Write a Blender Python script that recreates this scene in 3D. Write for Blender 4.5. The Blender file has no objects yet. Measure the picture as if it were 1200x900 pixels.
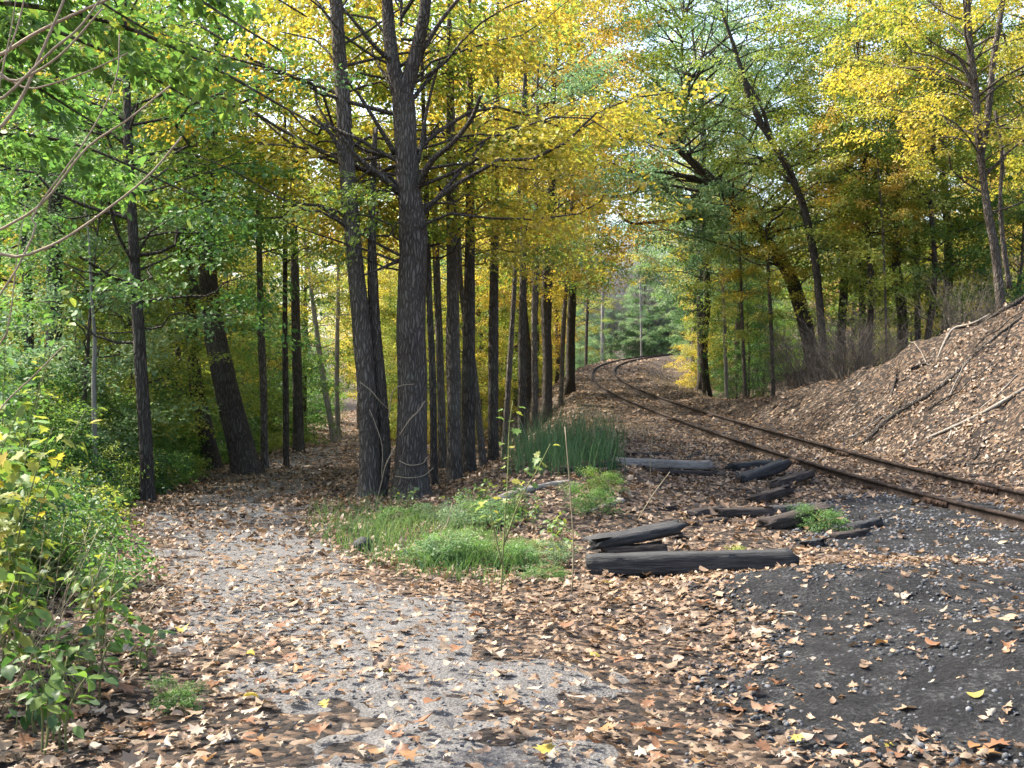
import bpy, math, random
import numpy as np
from mathutils import Vector

R = math.radians
rng = np.random.default_rng(7)
random.seed(7)
SC = bpy.context.scene
COL = SC.collection

# ------------------------------------------------------------------ camera
F = 1290.0            # focal length in photograph pixels (1200 wide)
CAMZ = 1.65
HOR = 450.0
cam_d = bpy.data.cameras.new('camera')
cam_d.sensor_width = 36.0
cam_d.lens = 36.0 * F / 1200.0
cam_d.clip_start = 0.05
cam_d.clip_end = 3000
cam = bpy.data.objects.new('camera', cam_d)
cam.location = (0, 0, CAMZ)
cam.rotation_euler = (R(90), 0, 0)
COL.objects.link(cam)
SC.camera = cam

# ------------------------------------------------------------------ light
SUN_EL, SUN_AZ = 50.0, -66.0      # azimuth from the view direction (+Y), negative = left
world = bpy.data.worlds.new('World')
SC.world = world
world.use_nodes = True
wn = world.node_tree
sky = wn.nodes.new('ShaderNodeTexSky')
sky.sky_type = 'NISHITA'
sky.sun_disc = False
sky.sun_elevation = R(SUN_EL)
sky.sun_rotation = R(SUN_AZ)
sky.air_density = 1.0
sky.dust_density = 4.0
sky.ozone_density = 0.4
wn.links.new(sky.outputs[0], wn.nodes['Background'].inputs[0])
wn.nodes['Background'].inputs[1].default_value = 0.15
sl = bpy.data.lights.new('sun', 'SUN')
sl.energy = 3.4
sl.angle = R(0.55)
sl.color = (1.0, 0.95, 0.86)
sun = bpy.data.objects.new('sun', sl)
sd = Vector((math.sin(R(SUN_AZ)) * math.cos(R(SUN_EL)), math.cos(R(SUN_AZ)) * math.cos(R(SUN_EL)), math.sin(R(SUN_EL))))
sun.rotation_euler = sd.to_track_quat('Z', 'Y').to_euler()
sun.location = (-20, 0, 30)
COL.objects.link(sun)
vs = SC.view_settings
vs.view_transform = 'Standard'
vs.look = 'None'
vs.gamma = 1.0
vs.exposure = 1.95
SC.render.engine = 'CYCLES'
cy = SC.cycles
cy.max_bounces = 12
cy.diffuse_bounces = 6
cy.glossy_bounces = 2
cy.transmission_bounces = 8
cy.transparent_max_bounces = 6
cy.caustics_reflective = False
cy.caustics_refractive = False
cy.use_adaptive_sampling = True
cy.adaptive_threshold = 0.02
cy.use_denoising = True
cy.sample_clamp_indirect = 6.0

# ------------------------------------------------------------------ noise
_tab = np.random.default_rng(3).random((256, 256))
def vnoise(x, y):
    x = np.asarray(x, float); y = np.asarray(y, float)
    xi = np.floor(x).astype(int); yi = np.floor(y).astype(int)
    fx = x - xi; fy = y - yi
    fx = fx * fx * (3 - 2 * fx); fy = fy * fy * (3 - 2 * fy)
    a = _tab[xi % 256, yi % 256]; b = _tab[(xi + 1) % 256, yi % 256]
    c = _tab[xi % 256, (yi + 1) % 256]; d = _tab[(xi + 1) % 256, (yi + 1) % 256]
    return (a * (1 - fx) + b * fx) * (1 - fy) + (c * (1 - fx) + d * fx) * fy
def fbm(x, y, o=4):
    s = 0; a = 0.5
    for i in range(o):
        s = s + a * (vnoise(np.asarray(x) * 2 ** i + 17.3 * i, np.asarray(y) * 2 ** i + 9.1 * i) - 0.5)
        a *= 0.5
    return s
def sstep(a, b, x):
    t = np.clip((x - a) / (b - a), 0, 1)
    return t * t * (3 - 2 * t)

# ------------------------------------------------------------------ terrain
def track_x(y):
    y = np.clip(y, -100, 260)
    return 325 - np.sqrt(320.0 ** 2 - (y - 47.0) ** 2)
def track_z(y):
    t = np.asarray(y, float) - 16
    return -0.09 + 0.08 * np.logaddexp(0, t / 2.0) + 0.004 * np.clip(np.asarray(y, float) - 55, 0, 140)
PX_Y = [-30, 3, 5, 8.8, 11.3, 16, 23, 36, 50, 70, 110, 300]
PX_X = [0.6, 0.2, -0.1, -1.6, -2.9, -4.15, -5.3, -6.4, -7.6, -8.2, -6, 0]
def path_x(y): return np.interp(y, PX_Y, PX_X)
def path_z(y): return -0.02 * np.clip(np.asarray(y, float) - 6, 0, 70)
PW_Y = [-30, 3, 6, 9, 12, 16, 30, 60, 300]
PW_W = [1.6, 1.6, 1.5, 1.4, 1.3, 1.45, 1.45, 1.3, 1.3]
def path_w(y): return np.interp(y, PW_Y, PW_W)
HB_Y = [-30, 8, 18, 26, 28, 30, 34, 38, 42]
HB_H = [3.0, 4.0, 4.4, 3.5, 2.5, 1.6, 0.8, 0.2, 0.0]
def hgt(x, y):
    x = np.asarray(x, float); y = np.asarray(y, float)
    xt = track_x(y); zt = track_z(y); s = x - xt
    zp = path_z(y); px = path_x(y); pw = path_w(y)
    # left embankment slope between path and track
    b = np.interp(y, [-30, 10, 14, 20, 30, 45, 60, 300], [2.0, 1.0, -0.3, 0.3, 1.7, 3.0, 3.9, 0]) * (y < 60) + (xt - 2.0) * (y >= 60)
    b = np.minimum(b, xt - 2.0)
    a = np.maximum(np.minimum(px + pw + 0.3, b - 1.0), b - 1.2 - 1.3 * np.clip(zt - zp, 0, 3))
    w = sstep(0, 1, (x - a) / (b - a))
    w = 0.55 * w + 0.45 * np.clip((x - a) / (b - a), 0, 1)
    z = zp + (zt - zp) * w
    z = z + 0.34 * np.exp(-((x - b - 0.9) / 1.5) ** 2) * sstep(11.5, 15.5, y) * sstep(34, 22, y)
    # left of the path
    l = np.clip((px - pw - 0.4) - x, 0, 400)
    z = z + 0.25 * sstep(0, 2.5, l) * sstep(8, 16, y) - 0.03 * np.clip(l - 5, 0, 40)
    z = z + 0.16 * np.clip(l - 60, 0, 400)
    # right bank
    hb = np.interp(y, HB_Y, HB_H)
    r = np.clip(s - 1.9 - 0.35 * fbm(y * 0.35, y * 0 + 3.3, 2), 0, 400)
    rise = 0.80 * r
    k = 0.25
    bank = -k * np.log(np.exp(-np.clip(rise, 0, 30) / k) + np.exp(-np.maximum(hb, 0.0) / k)) + k * np.log(1 + np.exp(-np.maximum(hb, 0) / k))
    plate = np.clip(r - hb / 0.80, 0, 400)
    z = z + np.where(s > 0, bank, 0) + np.where(s > 0, 0.10 * np.clip(plate - 1, 0, 400) * sstep(22, 32, y) * (0.35 + 0.65 * sstep(60, 30, y)) + 0.25 * np.clip(plate - 14, 0, 300), 0)
    z = z - np.where(s > 0, 0.9 * sstep(38, 46, y) * sstep(1.9, 5.5, s) * sstep(14, 8, s), 0)
    z = z + 0.07 * np.clip(y - 130, 0, 300) * sstep(4, 22, np.abs(s))
    # foreground cinder mounds
    z = z + 0.24 * np.exp(-((x - 2.7) / 1.3) ** 2 - ((y - 8.7) / 0.9) ** 2)
    z = z + 0.30 * np.exp(-((x - 3.5) / 1.4) ** 2 - ((y - 6.5) / 1.1) ** 2)
    # roughness
    onp = sstep(pw * 0.7, pw * 1.2, np.abs(x - px)) * sstep(0.9, 2.0, np.abs(s))
    z = z + (0.05 + 0.20 * onp * sstep(6, 14, y)) * fbm(x * 0.7, y * 0.7, 3) + (0.02 + 0.05 * onp) * fbm(x * 3, y * 3, 2)
    z = z + 0.75 * np.where(s > 0, sstep(0.3, 1.4, bank), 0) * fbm(x * 1.6 + 4, y * 1.6, 5)
    return z
def H(x, y): return float(hgt(x, y))

def ray(u, v): return np.array([(u - 600) / F, 1.0, (HOR - v) / F])
def P(u, v, d):
    q = ray(u, v) * d
    return np.array([q[0], q[1], q[2] + CAMZ])
def G(u, v, dmax=150):
    """point where the photograph pixel meets the ground"""
    ds = np.concatenate([np.arange(3, 60, 0.05), np.arange(60, dmax, 0.4)])
    q = ray(u, v)
    zz = CAMZ + q[2] * ds
    g = hgt(q[0] * ds, ds)
    i = np.argmax(zz < g)
    if not (zz < g).any(): i = len(ds) - 1
    d = ds[i]
    return np.array([q[0] * d, d, float(hgt(q[0] * d, d))])

# ------------------------------------------------------------------ mesh helpers
def mesh_arr(name, V, faces, smooth=False):
    V = np.asarray(V, np.float32)
    fl = [np.asarray(f, np.int32) for f in (faces if isinstance(faces, list) else [faces]) if len(f)]
    me = bpy.data.meshes.new(name)
    me.vertices.add(len(V)); me.vertices.foreach_set('co', V.ravel())
    nl = sum(f.size for f in fl); nf = sum(len(f) for f in fl)
    me.loops.add(nl); me.loops.foreach_set('vertex_index', np.concatenate([f.ravel() for f in fl]))
    tot = np.concatenate([np.full(len(f), f.shape[1], np.int32) for f in fl])
    st = np.concatenate([[0], np.cumsum(tot)[:-1]]).astype(np.int32)
    me.polygons.add(nf); me.polygons.foreach_set('loop_start', st); me.polygons.foreach_set('loop_total', tot)
    if smooth: me.polygons.foreach_set('use_smooth', np.ones(nf, bool))
    me.update(calc_edges=True)
    return me
def joinvf(parts):
    vs_, fs_, o = [], {}, 0
    for V, Fc in parts:
        vs_.append(V)
        for f in (Fc if isinstance(Fc, list) else [Fc]):
            if len(f): fs_.setdefault(f.shape[1], []).append(f + o)
        o += len(V)
    return np.concatenate(vs_), [np.concatenate(f) for f in fs_.values()]
def add(name, me, mat=None, parent=None, label=None, cat=None, group=None, kind=None, loc=None):
    o = bpy.data.objects.new(name, me)
    COL.objects.link(o)
    if mat is not None:
        if me is not None and len(me.materials) == 0: me.materials.append(mat)
        elif me is not None and me.materials[0] is not mat:
            o.material_slots[0].link = 'OBJECT'; o.material_slots[0].material = mat
    if parent: o.parent = parent
    if loc is not None: o.location = [float(c) for c in loc]
    for k, v in (('label', label), ('category', cat), ('group', group), ('kind', kind)):
        if v: o[k] = v
    return o
def thing(name, loc, label, cat, group=None, rz=0, sc=1):
    o = add(name, None, loc=loc, label=label, cat=cat, group=group)
    o.empty_display_size = 0.2
    o.rotation_euler = (0, 0, rz)
    o.scale = (sc, sc, sc) if not hasattr(sc, '__len__') else sc
    return o
def smooth_poly(pts, n):
    pts = np.asarray(pts, float)
    if len(pts) < 3:
        t = np.linspace(0, 1, n)[:, None]
        return pts[0] * (1 - t) + pts[-1] * t
    p = np.concatenate([[2 * pts[0] - pts[1]], pts, [2 * pts[-1] - pts[-2]]])
    out = []
    m = len(pts) - 1
    for t in np.linspace(0, m - 1e-6, n):
        i = int(t); f = t - i
        a, b, c, d = p[i], p[i + 1], p[i + 2], p[i + 3]
        out.append(0.5 * ((2 * b) + (c - a) * f + (2 * a - 5 * b + 4 * c - d) * f * f + (3 * b - a - 3 * c + d) * f ** 3))
    return np.array(out)
def tube(pts, rad, sides=6, rough=0.0, cap=True, seed=0):
    pts = np.asarray(pts, float); n = len(pts)
    rad = np.broadcast_to(np.asarray(rad, float), (n,))
    T = np.gradient(pts, axis=0); T /= np.linalg.norm(T, axis=1)[:, None] + 1e-9
    ref = np.array([0, 1.0, 0]) if abs(T[:, 2]).mean() > 0.6 else np.array([0, 0, 1.0])
    A = np.cross(T, ref); A /= np.linalg.norm(A, axis=1)[:, None] + 1e-9
    B = np.cross(T, A)
    th = np.linspace(0, 2 * np.pi, sides, endpoint=False)
    rr = np.repeat(rad[:, None], sides, 1)
    if rough:
        k = np.arange(sides)[None, :]; i = np.arange(n)[:, None]
        rr = rr * (1 + rough * 2 * fbm(np.cos(th)[None, :] * 2.2 + i * 0.22 + seed * 7.7, np.sin(th)[None, :] * 2.2 + i * 0.13 + seed * 3.1, 3))
    V = pts[:, None, :] + rr[:, :, None] * (np.cos(th)[None, :, None] * A[:, None, :] + np.sin(th)[None, :, None] * B[:, None, :])
    V = V.reshape(-1, 3)
    i = np.arange(n - 1)[:, None] * sides; j = np.arange(sides)[None, :]; j2 = (j + 1) % sides
    Q = np.stack([i + j, i + j2, i + sides + j2, i + sides + j], -1).reshape(-1, 4)
    if cap:
        V = np.concatenate([V, pts[:1], pts[-1:]])
        c0 = n * sides; k = np.arange(sides)
        T0 = np.stack([np.full(sides, c0), (k + 1) % sides, k], -1)
        T1 = np.stack([np.full(sides, c0 + 1), (n - 1) * sides + k, (n - 1) * sides + (k + 1) % sides], -1)
        return V, [Q, np.concatenate([T0, T1])]
    return V, [Q]

# ------------------------------------------------------------------ materials
def newmat(name):
    m = bpy.data.materials.new(name); m.use_nodes = True
    nt = m.node_tree; nt.nodes.clear()
    out = nt.nodes.new('ShaderNodeOutputMaterial')
    return m, nt, out
def nd(nt, t, **kw):
    n = nt.nodes.new(t)
    for k, v in kw.items():
        if k.startswith('i_'): n.inputs[int(k[2:])].default_value = v
        else: setattr(n, k, v)
    return n
def ramp(nt, cols, pos=None, interp='LINEAR'):
    r = nt.nodes.new('ShaderNodeValToRGB'); cr = r.color_ramp; cr.interpolation = interp
    n = len(cols); pos = pos or [i / (n - 1) for i in range(n)]
    while len(cr.elements) < n: cr.elements.new(0.5)
    for e, c, p in zip(cr.elements, cols, pos):
        e.position = p; e.color = (*c, 1)
    return r
def leafmat(name, cols, trans=0.5, clump=0.58, gloss=0.03, scale=0.55):
    m, nt, out = newmat(name); L = nt.links.new
    geo = nd(nt, 'ShaderNodeNewGeometry'); tc = nd(nt, 'ShaderNodeTexCoord'); oi = nd(nt, 'ShaderNodeObjectInfo')
    no = nd(nt, 'ShaderNodeTexNoise'); no.inputs['Scale'].default_value = scale; no.inputs['Detail'].default_value = 2
    L(geo.outputs['Position'], no.inputs['Vector'])
    mp = nd(nt, 'ShaderNodeMapRange'); L(no.outputs['Fac'], mp.inputs[0]); mp.inputs[1].default_value = 0.3; mp.inputs[2].default_value = 0.7
    mx = nd(nt, 'ShaderNodeMix'); mx.inputs[0].default_value = clump
    L(geo.outputs['Random Per Island'], mx.inputs[2]); L(mp.outputs[0], mx.inputs[3])
    ad = nd(nt, 'ShaderNodeMath', operation='MULTIPLY_ADD'); L(oi.outputs['Random'], ad.inputs[0]); ad.inputs[1].default_value = 0.24; ad.inputs[2].default_value = -0.12
    a2 = nd(nt, 'ShaderNodeMath', operation='ADD'); L(mx.outputs[0], a2.inputs[0]); L(ad.outputs[0], a2.inputs[1])
    rp = ramp(nt, cols); L(a2.outputs[0], rp.inputs[0])
    # brightness jitter
    wn_ = nd(nt, 'ShaderNodeTexWhiteNoise', noise_dimensions='1D'); L(geo.outputs['Random Per Island'], wn_.inputs['W'])
    mv = nd(nt, 'ShaderNodeMapRange'); L(wn_.outputs['Value'], mv.inputs[0]); mv.inputs[3].default_value = 0.72; mv.inputs[4].default_value = 1.2
    hs = nd(nt, 'ShaderNodeHueSaturation'); L(rp.outputs[0], hs.inputs['Color']); L(mv.outputs[0], hs.inputs['Value'])
    df = nd(nt, 'ShaderNodeBsdfDiffuse'); tr = nd(nt, 'ShaderNodeBsdfTranslucent'); gl = nd(nt, 'ShaderNodeBsdfGlossy'); gl.inputs['Roughness'].default_value = 0.5
    L(hs.outputs[0], df.inputs[0])
    sat = nd(nt, 'ShaderNodeHueSaturation'); sat.inputs['Saturation'].default_value = 1.05; sat.inputs['Value'].default_value = 1.2
    L(hs.outputs[0], sat.inputs['Color']); L(sat.outputs[0], tr.inputs[0])
    s1 = nd(nt, 'ShaderNodeMixShader'); s1.inputs[0].default_value = trans; L(df.outputs[0], s1.inputs[1]); L(tr.outputs[0], s1.inputs[2])
    s2 = nd(nt, 'ShaderNodeMixShader'); s2.inputs[0].default_value = gloss; L(s1.outputs[0], s2.inputs[1]); L(gl.outputs[0], s2.inputs[2])
    L(s2.outputs[0], out.inputs[0])
    return m
def roughmat(name, cols, scale=6, stretch=(1, 1, 1), bump=0.4, bscale=None, rough=0.9, detail=6, spec=0.2, dist=0.02, world_co=False, vor=False, pos=None):
    m, nt, out = newmat(name); L = nt.links.new
    tc = nd(nt, 'ShaderNodeTexCoord'); mp = nd(nt, 'ShaderNodeMapping'); mp.inputs['Scale'].default_value = stretch
    if world_co:
        g = nd(nt, 'ShaderNodeNewGeometry'); L(g.outputs['Position'], mp.inputs[0])
    else: L(tc.outputs['Object'], mp.inputs[0])
    no = nd(nt, 'ShaderNodeTexNoise'); no.inputs['Scale'].default_value = scale; no.inputs['Detail'].default_value = detail; no.inputs['Roughness'].default_value = 0.65
    L(mp.outputs[0], no.inputs['Vector'])
    n2 = nd(nt, 'ShaderNodeTexNoise'); n2.inputs['Scale'].default_value = scale * 0.13; n2.inputs['Detail'].default_value = 3
    L(mp.outputs[0], n2.inputs['Vector'])
    mx = nd(nt, 'ShaderNodeMix'); mx.inputs[0].default_value = 0.35; L(no.outputs['Fac'], mx.inputs[2]); L(n2.outputs['Fac'], mx.inputs[3])
    mr = nd(nt, 'ShaderNodeMapRange'); L(mx.outputs[0], mr.inputs[0]); mr.inputs[1].default_value = 0.3; mr.inputs[2].default_value = 0.7
    rp = ramp(nt, cols, pos); L(mr.outputs[0], rp.inputs[0])
    b = nd(nt, 'ShaderNodeBsdfPrincipled'); b.inputs['Roughness'].default_value = rough; b.inputs['Specular IOR Level'].default_value = spec
    L(rp.outputs[0], b.inputs['Base Color'])
    hsrc = no.outputs['Fac']
    if vor:
        v = nd(nt, 'ShaderNodeTexVoronoi'); v.inputs['Scale'].default_value = bscale or scale * 2; L(mp.outputs[0], v.inputs['Vector']); hsrc = v.outputs['Distance']
    bp = nd(nt, 'ShaderNodeBump'); bp.inputs['Strength'].default_value = bump; bp.inputs['Distance'].default_value = dist
    L(hsrc, bp.inputs['Height']); L(bp.outputs[0], b.inputs['Normal'])
    L(b.outputs[0], out.inputs[0])
    return m
def groundmat(name, cell, cols, soil, amount=0.75, bump=0.6, rough=0.9):
    """leaf flakes of several browns over soil"""
    m, nt, out = newmat(name); L = nt.links.new
    g = nd(nt, 'ShaderNodeNewGeometry')
    wob = nd(nt, 'ShaderNodeTexNoise'); wob.inputs['Scale'].default_value = cell * 0.8; wob.inputs['Detail'].default_value = 2
    L(g.outputs['Position'], wob.inputs['Vector'])
    va = nd(nt, 'ShaderNodeVectorMath', operation='MULTIPLY_ADD'); L(wob.outputs['Color'], va.inputs[0]); va.inputs[1].default_value = (1.2 / cell,) * 3; L(g.outputs['Position'], va.inputs[2])
    v = nd(nt, 'ShaderNodeTexVoronoi'); v.inputs['Scale'].default_value = cell; v.inputs['Randomness'].default_value = 1; L(va.outputs[0], v.inputs['Vector'])
    sp = nd(nt, 'ShaderNodeSeparateColor'); L(v.outputs['Color'], sp.inputs[0])
    rp = ramp(nt, cols); L(sp.outputs[0], rp.inputs[0])
    n2 = nd(nt, 'ShaderNodeTexNoise'); n2.inputs['Scale'].default_value = 1.1; n2.inputs['Detail'].default_value = 4; L(g.outputs['Position'], n2.inputs['Vector'])
    ms = nd(nt, 'ShaderNodeMath', operation='MULTIPLY_ADD'); L(n2.outputs['Fac'], ms.inputs[0]); ms.inputs[1].default_value = 0.9; ms.inputs[2].default_value = amount - 0.45
    lt = nd(nt, 'ShaderNodeMath', operation='LESS_THAN'); L(sp.outputs[1], lt.inputs[0]); L(ms.outputs[0], lt.inputs[1])
    n3 = nd(nt, 'ShaderNodeTexNoise'); n3.inputs['Scale'].default_value = 30; n3.inputs['Detail'].default_value = 5; L(g.outputs['Position'], n3.inputs['Vector'])
    rs = ramp(nt, soil, [0.35, 0.65]); L(n3.outputs['Fac'], rs.inputs[0])
    mx = nd(nt, 'ShaderNodeMix', data_type='RGBA'); L(lt.outputs[0], mx.inputs[0]); L(rs.outputs[0], mx.inputs[6]); L(rp.outputs[0], mx.inputs[7])
    b = nd(nt, 'ShaderNodeBsdfPrincipled'); b.inputs['Roughness'].default_value = rough; b.inputs['Specular IOR Level'].default_value = 0.2
    L(mx.outputs[2], b.inputs['Base Color'])
    h = nd(nt, 'ShaderNodeMath', operation='MULTIPLY_ADD'); L(v.outputs['Distance'], h.inputs[0]); h.inputs[1].default_value = -1; L(n3.outputs['Fac'], h.inputs[2])
    bp = nd(nt, 'ShaderNodeBump'); bp.inputs['Strength'].default_value = bump; bp.inputs['Distance'].default_value = 0.03; L(h.outputs[0], bp.inputs['Height']); L(bp.outputs[0], b.inputs['Normal'])
    L(b.outputs[0], out.inputs[0])
    return m

def barkmat(name, cols, scale=9.0):
    m, nt, out = newmat(name); L = nt.links.new
    g = nd(nt, 'ShaderNodeNewGeometry'); oi = nd(nt, 'ShaderNodeObjectInfo')
    wob = nd(nt, 'ShaderNodeTexNoise'); wob.inputs['Scale'].default_value = 3.0; wob.inputs['Detail'].default_value = 3; L(g.outputs['Position'], wob.inputs['Vector'])
    va = nd(nt, 'ShaderNodeVectorMath', operation='MULTIPLY_ADD'); L(wob.outputs['Color'], va.inputs[0]); va.inputs[1].default_value = (.16, .16, .3); L(g.outputs['Position'], va.inputs[2])
    mp = nd(nt, 'ShaderNodeMapping'); mp.inputs['Scale'].default_value = (2.4, 2.4, 0.42); L(va.outputs[0], mp.inputs[0])
    v = nd(nt, 'ShaderNodeTexVoronoi', feature='DISTANCE_TO_EDGE'); v.inputs['Scale'].default_value = scale; L(mp.outputs[0], v.inputs['Vector'])
    cr = nd(nt, 'ShaderNodeMapRange'); L(v.outputs['Distance'], cr.inputs[0]); cr.inputs[1].default_value = 0.0; cr.inputs[2].default_value = 0.28
    n1 = nd(nt, 'ShaderNodeTexNoise'); n1.inputs['Scale'].default_value = 26; n1.inputs['Detail'].default_value = 6; L(mp.outputs[0], n1.inputs['Vector'])
    n2 = nd(nt, 'ShaderNodeTexNoise'); n2.inputs['Scale'].default_value = 1.6; n2.inputs['Detail'].default_value = 3; L(g.outputs['Position'], n2.inputs['Vector'])
    h = nd(nt, 'ShaderNodeMix'); h.inputs[0].default_value = .42; L(cr.outputs[0], h.inputs[2]); L(n1.outputs['Fac'], h.inputs[3])
    h2 = nd(nt, 'ShaderNodeMix'); h2.inputs[0].default_value = .38; L(h.outputs[0], h2.inputs[2]); L(n2.outputs['Fac'], h2.inputs[3])
    rp = ramp(nt, cols, [.12, .5, .85]); L(h2.outputs[0], rp.inputs[0])
    # greenish lichen in soft patches of its own
    n3 = nd(nt, 'ShaderNodeTexNoise'); n3.inputs['Scale'].default_value = 2.3; n3.inputs['Detail'].default_value = 5; L(g.outputs['Position'], n3.inputs['Vector'])
    lm = nd(nt, 'ShaderNodeMapRange'); L(n3.outputs['Fac'], lm.inputs[0]); lm.inputs[1].default_value = .56; lm.inputs[2].default_value = .74; lm.inputs[4].default_value = .45
    mx = nd(nt, 'ShaderNodeMix', data_type='RGBA'); L(lm.outputs[0], mx.inputs[0]); L(rp.outputs[0], mx.inputs[6]); mx.inputs[7].default_value = (.12, .125, .09, 1)
    b = nd(nt, 'ShaderNodeBsdfPrincipled'); b.inputs['Roughness'].default_value = .92; b.inputs['Specular IOR Level'].default_value = .15
    L(mx.outputs[2], b.inputs['Base Color'])
    bp = nd(nt, 'ShaderNodeBump'); bp.inputs['Strength'].default_value = 1.0; bp.inputs['Distance'].default_value = .05; L(h.outputs[0], bp.inputs['Height']); L(bp.outputs[0], b.inputs['Normal'])
    L(b.outputs[0], out.inputs[0])
    return m

M = {}
M['yellow'] = leafmat('leaf_yellow', [(0.15, 0.20, 0.035), (0.34, 0.32, 0.05), (0.52, 0.42, 0.07), (0.52, 0.33, 0.06)])
M['yellowgreen'] = leafmat('leaf_yellow_green', [(0.09, 0.16, 0.035), (0.17, 0.25, 0.045), (0.31, 0.34, 0.06), (0.50, 0.42, 0.08)])
M['green'] = leafmat('leaf_green', [(0.05, 0.12, 0.03), (0.09, 0.19, 0.045), (0.15, 0.26, 0.05), (0.26, 0.32, 0.06)])
M['palegreen'] = leafmat('leaf_pale_green', [(0.08, 0.15, 0.07), (0.13, 0.23, 0.10), (0.20, 0.30, 0.13), (0.34, 0.36, 0.12)])
M['orange'] = leafmat('leaf_orange', [(0.26, 0.26, 0.045), (0.46, 0.37, 0.06), (0.54, 0.36, 0.07), (0.48, 0.27, 0.06)])
M['darkgreen'] = leafmat('leaf_dark_green', [(0.02, 0.06, 0.018), (0.04, 0.10, 0.025), (0.07, 0.14, 0.03)])
M['litter'] = leafmat('leaf_litter', [(0.055, 0.035, 0.023), (0.11, 0.072, 0.046), (0.18, 0.118, 0.07), (0.24, 0.163, 0.098), (0.21, 0.118, 0.06), (0.29, 0.217, 0.14), (0.37, 0.30, 0.21)], trans=0.18, clump=0.2, gloss=0.05)
M['leaf_tan'] = leafmat('fallen_tan', [(0.25, 0.175, 0.112), (0.32, 0.24, 0.16)], trans=0.15)
M['leaf_brown'] = leafmat('fallen_brown', [(0.13, 0.065, 0.035), (0.28, 0.14, 0.07)], trans=0.15)
M['leaf_pale'] = leafmat('fallen_pale', [(0.33, 0.265, 0.20), (0.40, 0.345, 0.27)], trans=0.15)
M['leaf_orangebrown'] = leafmat('fallen_orange', [(0.26, 0.135, 0.06), (0.32, 0.18, 0.075)], trans=0.2)
M['leaf_yellow'] = leafmat('fallen_yellow', [(0.42, 0.32, 0.06), (0.46, 0.37, 0.09)], trans=0.2)
M['bark'] = barkmat('bark', [(0.035, 0.028, 0.022), (0.115, 0.095, 0.077), (0.24, 0.21, 0.175)])
M['bark_dark'] = barkmat('bark_dark', [(0.022, 0.018, 0.015), (0.072, 0.060, 0.049), (0.15, 0.128, 0.106)])
M['bark_mid'] = barkmat('bark_mid', [(0.026, 0.021, 0.017), (0.092, 0.076, 0.063), (0.20, 0.172, 0.145)])
M['bark_pale'] = roughmat('bark_pale', [(0.10, 0.088, 0.075), (0.23, 0.21, 0.185), (0.36, 0.335, 0.30)], scale=7, stretch=(2, 2, 0.5), bump=0.6)
M['stem'] = roughmat('dry_stem', [(0.22, 0.16, 0.10), (0.40, 0.32, 0.22)], scale=20, bump=0.2)
M['stem_green'] = roughmat('green_stem', [(0.10, 0.12, 0.04), (0.22, 0.22, 0.09)], scale=20, bump=0.2)
M['creosote'] = roughmat('creosote_timber', [(0.008, 0.008, 0.009), (0.020, 0.020, 0.020), (0.075, 0.073, 0.07)], scale=14, stretch=(0.35, 3, 3), bump=0.9, rough=0.7, spec=0.35)
M['rotten'] = roughmat('rotten_timber', [(0.012, 0.010, 0.009), (0.038, 0.030, 0.025), (0.12, 0.10, 0.085)], scale=12, stretch=(0.35, 3, 3), bump=1.0, rough=0.9)
M['weathered'] = roughmat('weathered_wood', [(0.08, 0.065, 0.05), (0.22, 0.19, 0.155), (0.38, 0.35, 0.31)], scale=12, stretch=(0.5, 3, 3), bump=0.9, rough=0.9)
M['rail'] = roughmat('rusty_rail', [(0.012, 0.009, 0.008), (0.028, 0.020, 0.016), (0.075, 0.055, 0.042)], scale=16, stretch=(1, 1, 1), bump=0.3, rough=0.85, spec=0.15)
M['rail_rust'] = roughmat('rusty_joint', [(0.018, 0.011, 0.008), (0.042, 0.025, 0.017), (0.085, 0.05, 0.033)], scale=30, bump=0.4, rough=0.85, spec=0.2)
M['ground'] = groundmat('leafy_soil', 17, [(0.020, 0.014, 0.010), (0.055, 0.037, 0.025), (0.11, 0.076, 0.05), (0.075, 0.045, 0.027), (0.17, 0.13, 0.093)], [(0.007, 0.006, 0.005), (0.030, 0.023, 0.018)], amount=0.50)
M['gravel'] = roughmat('path_gravel', [(0.035, 0.033, 0.031), (0.095, 0.091, 0.086), (0.19, 0.183, 0.172)], scale=42, bump=0.7, vor=True, bscale=60, world_co=True, dist=0.012)
M['cinder'] = roughmat('black_cinder', [(0.006, 0.006, 0.006), (0.024, 0.024, 0.024), (0.12, 0.12, 0.116)], scale=34, bump=1.0, world_co=True, dist=0.08, pos=[0, 0.55, 1], detail=12)
M['ballast'] = roughmat('ballast_stone', [(0.03, 0.031, 0.034), (0.09, 0.092, 0.097), (0.22, 0.22, 0.22)], scale=5, bump=0.4, world_co=True)
M['horsetail'] = leafmat('horsetail', [(0.018, 0.055, 0.022), (0.04, 0.095, 0.035), (0.08, 0.15, 0.05), (0.13, 0.19, 0.07), (0.36, 0.33, 0.20)], trans=0.15, gloss=0.02)
M['grass'] = leafmat('grass_blade', [(0.06, 0.13, 0.03), (0.11, 0.20, 0.05), (0.20, 0.26, 0.08)], trans=0.35)
M['drygrass'] = leafmat('dry_grass', [(0.20, 0.16, 0.09), (0.36, 0.30, 0.19), (0.50, 0.43, 0.30)], trans=0.25)
M['brush'] = roughmat('bare_twigs', [(0.05, 0.042, 0.034), (0.13, 0.112, 0.09)], scale=20, bump=0.1)

M['brush_pale'] = roughmat('pale_twigs', [(0.26, 0.24, 0.23), (0.42, 0.40, 0.38)], scale=20, bump=0.1)
M['cinder_stone'] = roughmat('cinder_stone', [(0.010, 0.0105, 0.0115), (0.05, 0.052, 0.055), (0.19, 0.195, 0.20)], scale=7, bump=0.4, world_co=True)
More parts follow.
